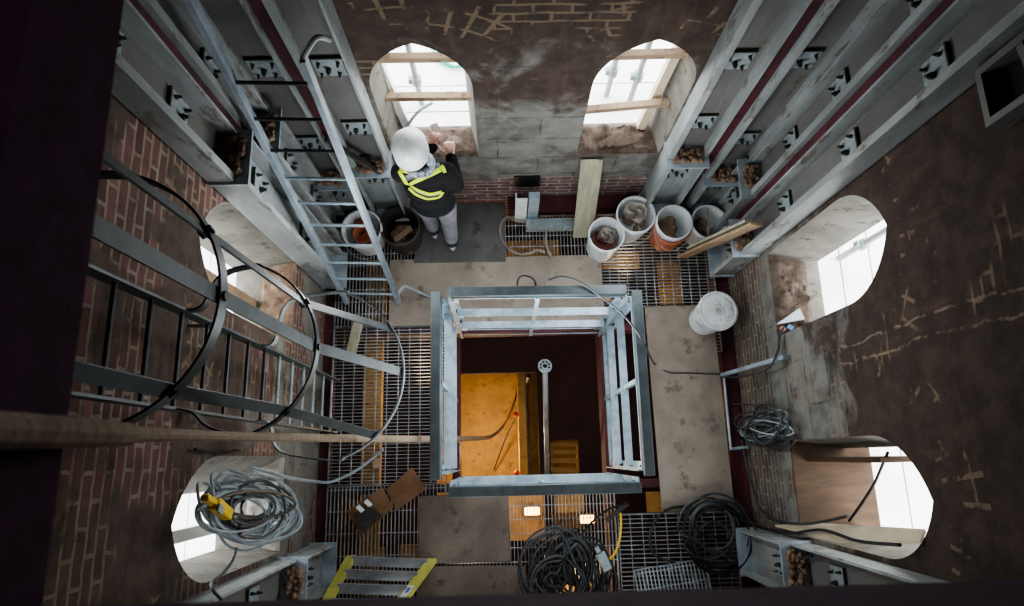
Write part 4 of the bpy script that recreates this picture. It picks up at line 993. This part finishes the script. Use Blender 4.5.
br_ = obj('brim', b, M['helmet'], hat); md = br_.modifiers.new('t', 'SOLIDIFY'); md.thickness = .004
def shell_z(r):
    for (r0_, z0_), (r1_, z1_) in zip(prof, prof[1:]):
        if r <= r0_ and r >= r1_: return z1_ + (z0_-z1_)*((r-r1_)/max(r0_-r1_, 1e-6))
    return .15
for x in (-.028, 0, .028):
    b = B(); pp = []
    for k in range(17):
        y = -.10 + .2*k/16; pp.append(hc + q @ V((x, y, shell_z(math.hypot(x/.112, y/.130)) + .001)))
    b.tube(pp, .005, 6); obj('ridge', b, M['helmet'], hat)
# phone
t = thing('phone', 'white phone with a red edge held up in the left hand of the worker', 'phone', WL + V((.03, .07, .10)))
pc = WL + V((.035, .07, .10)); x_ = V((.9, .1, .35)).normalized(); n_ = V((-.1, -.75, .65)).normalized(); y_ = n_.cross(x_).normalized()
b = B(); b.bar(pc - y_*.05, pc + y_*.05, .054, .009, n_); ph = obj('case', b, M['redp'], t, .003)
b = B(); b.bar(pc - y_*.045 + n_*.006, pc + y_*.045 + n_*.006, .047, .003, n_); obj('screen', b, M['white'], t)

# ------------------------------------------------------------------ light
def lamp(kind, loc, power, col, size=.1, **k):
    L = bpy.data.lights.new('lamp', kind); L.energy = power; L.color = lin(col)[:3]
    if kind in ('POINT', 'SPOT'): L.shadow_soft_size = size
    for a, v in k.items(): setattr(L, a, v)
    o = bpy.data.objects.new(k.get('name', 'light'), L); COL.objects.link(o); o.location = loc; return o
for p, e in (((-.3, .1, -2.3), 40), ((-.1, 1.45, -.45), 4), ((1.5, .4, -.5), 4), ((-.35, -.55, -.45), 5), ((.95, .0, -1.85), 7), ((1.2, 1.5, -.6), 5), ((-.75, .6, -.45), 5), ((.5, -.95, -.35), 4)):
    lamp('POINT', p, e, '#ffd9a8', .06)
lamp('POINT', (.25, .5, 1.12), 34, '#e8f1f6', .22)
lamp('POINT', (.85, 1.4, 1.7), 19, '#eef3f6', .15)  # unseen fill light added to brighten the far right buckets
lamp('POINT', (-.72, 1.3, 1.7), 17, '#eef3f6', .15)  # second added fill, for the shaded far left corner
lamp('POINT', (.1, .2, 6.4), 16, '#e0d0e8', .2)  # added light above the slab, lifts the hatch edge from black
sp = lamp('SPOT', (.3, .35, 4.75), 45, '#e6ecf0', .35, spot_size=1.0, spot_blend=1.)  # added downward spot, brightens floor and lower walls only
sp.rotation_euler = (-.05, 0, 0)
w = bpy.data.worlds.new('overcast'); bpy.context.scene.world = w; w.use_nodes = True
nt = w.node_tree; bg = nt.nodes['Background']; bg.inputs[0].default_value = (.94, .97, 1, 1); bg.inputs[1].default_value = 6.5
for key, fr in (('far', ffar), ('left', fleft), ('right', fright), ('near', fnear)):
    for c in WINC[key]:
        L = bpy.data.lights.new('portal', 'AREA'); L.shape = 'RECTANGLE'; L.size = .64; L.size_y = 1.5; L.cycles.is_portal = True
        o = bpy.data.objects.new('window_portal', L); COL.objects.link(o); o.location = fr(c, -TW[key]-.005, 1.58)
        nrm = fr(0, 1, 0) - fr(0, 0, 0); o.rotation_euler = nrm.to_track_quat('-Z', 'Z').to_euler()

# ------------------------------------------------------------------ camera
cd = bpy.data.cameras.new('camera'); cam = bpy.data.objects.new('camera', cd); COL.objects.link(cam)
cd.sensor_width = 36; cd.lens = F/1024*36; cd.clip_start = .02; cd.clip_end = 60
m = Matrix.Identity(4)
for i in range(3): m[i][0], m[i][1], m[i][2] = CR[i], CU[i], -CF[i]
m.translation = CAM; cam.matrix_world = m
cd.dof.use_dof = True; cd.dof.focus_distance = 4.8; cd.dof.aperture_fstop = 6.3
bpy.context.scene.camera = cam
bpy.context.scene.view_settings.view_transform = 'AgX'
bpy.context.scene.view_settings.look = 'AgX - Medium High Contrast'
bpy.context.scene.view_settings.exposure = 0.55
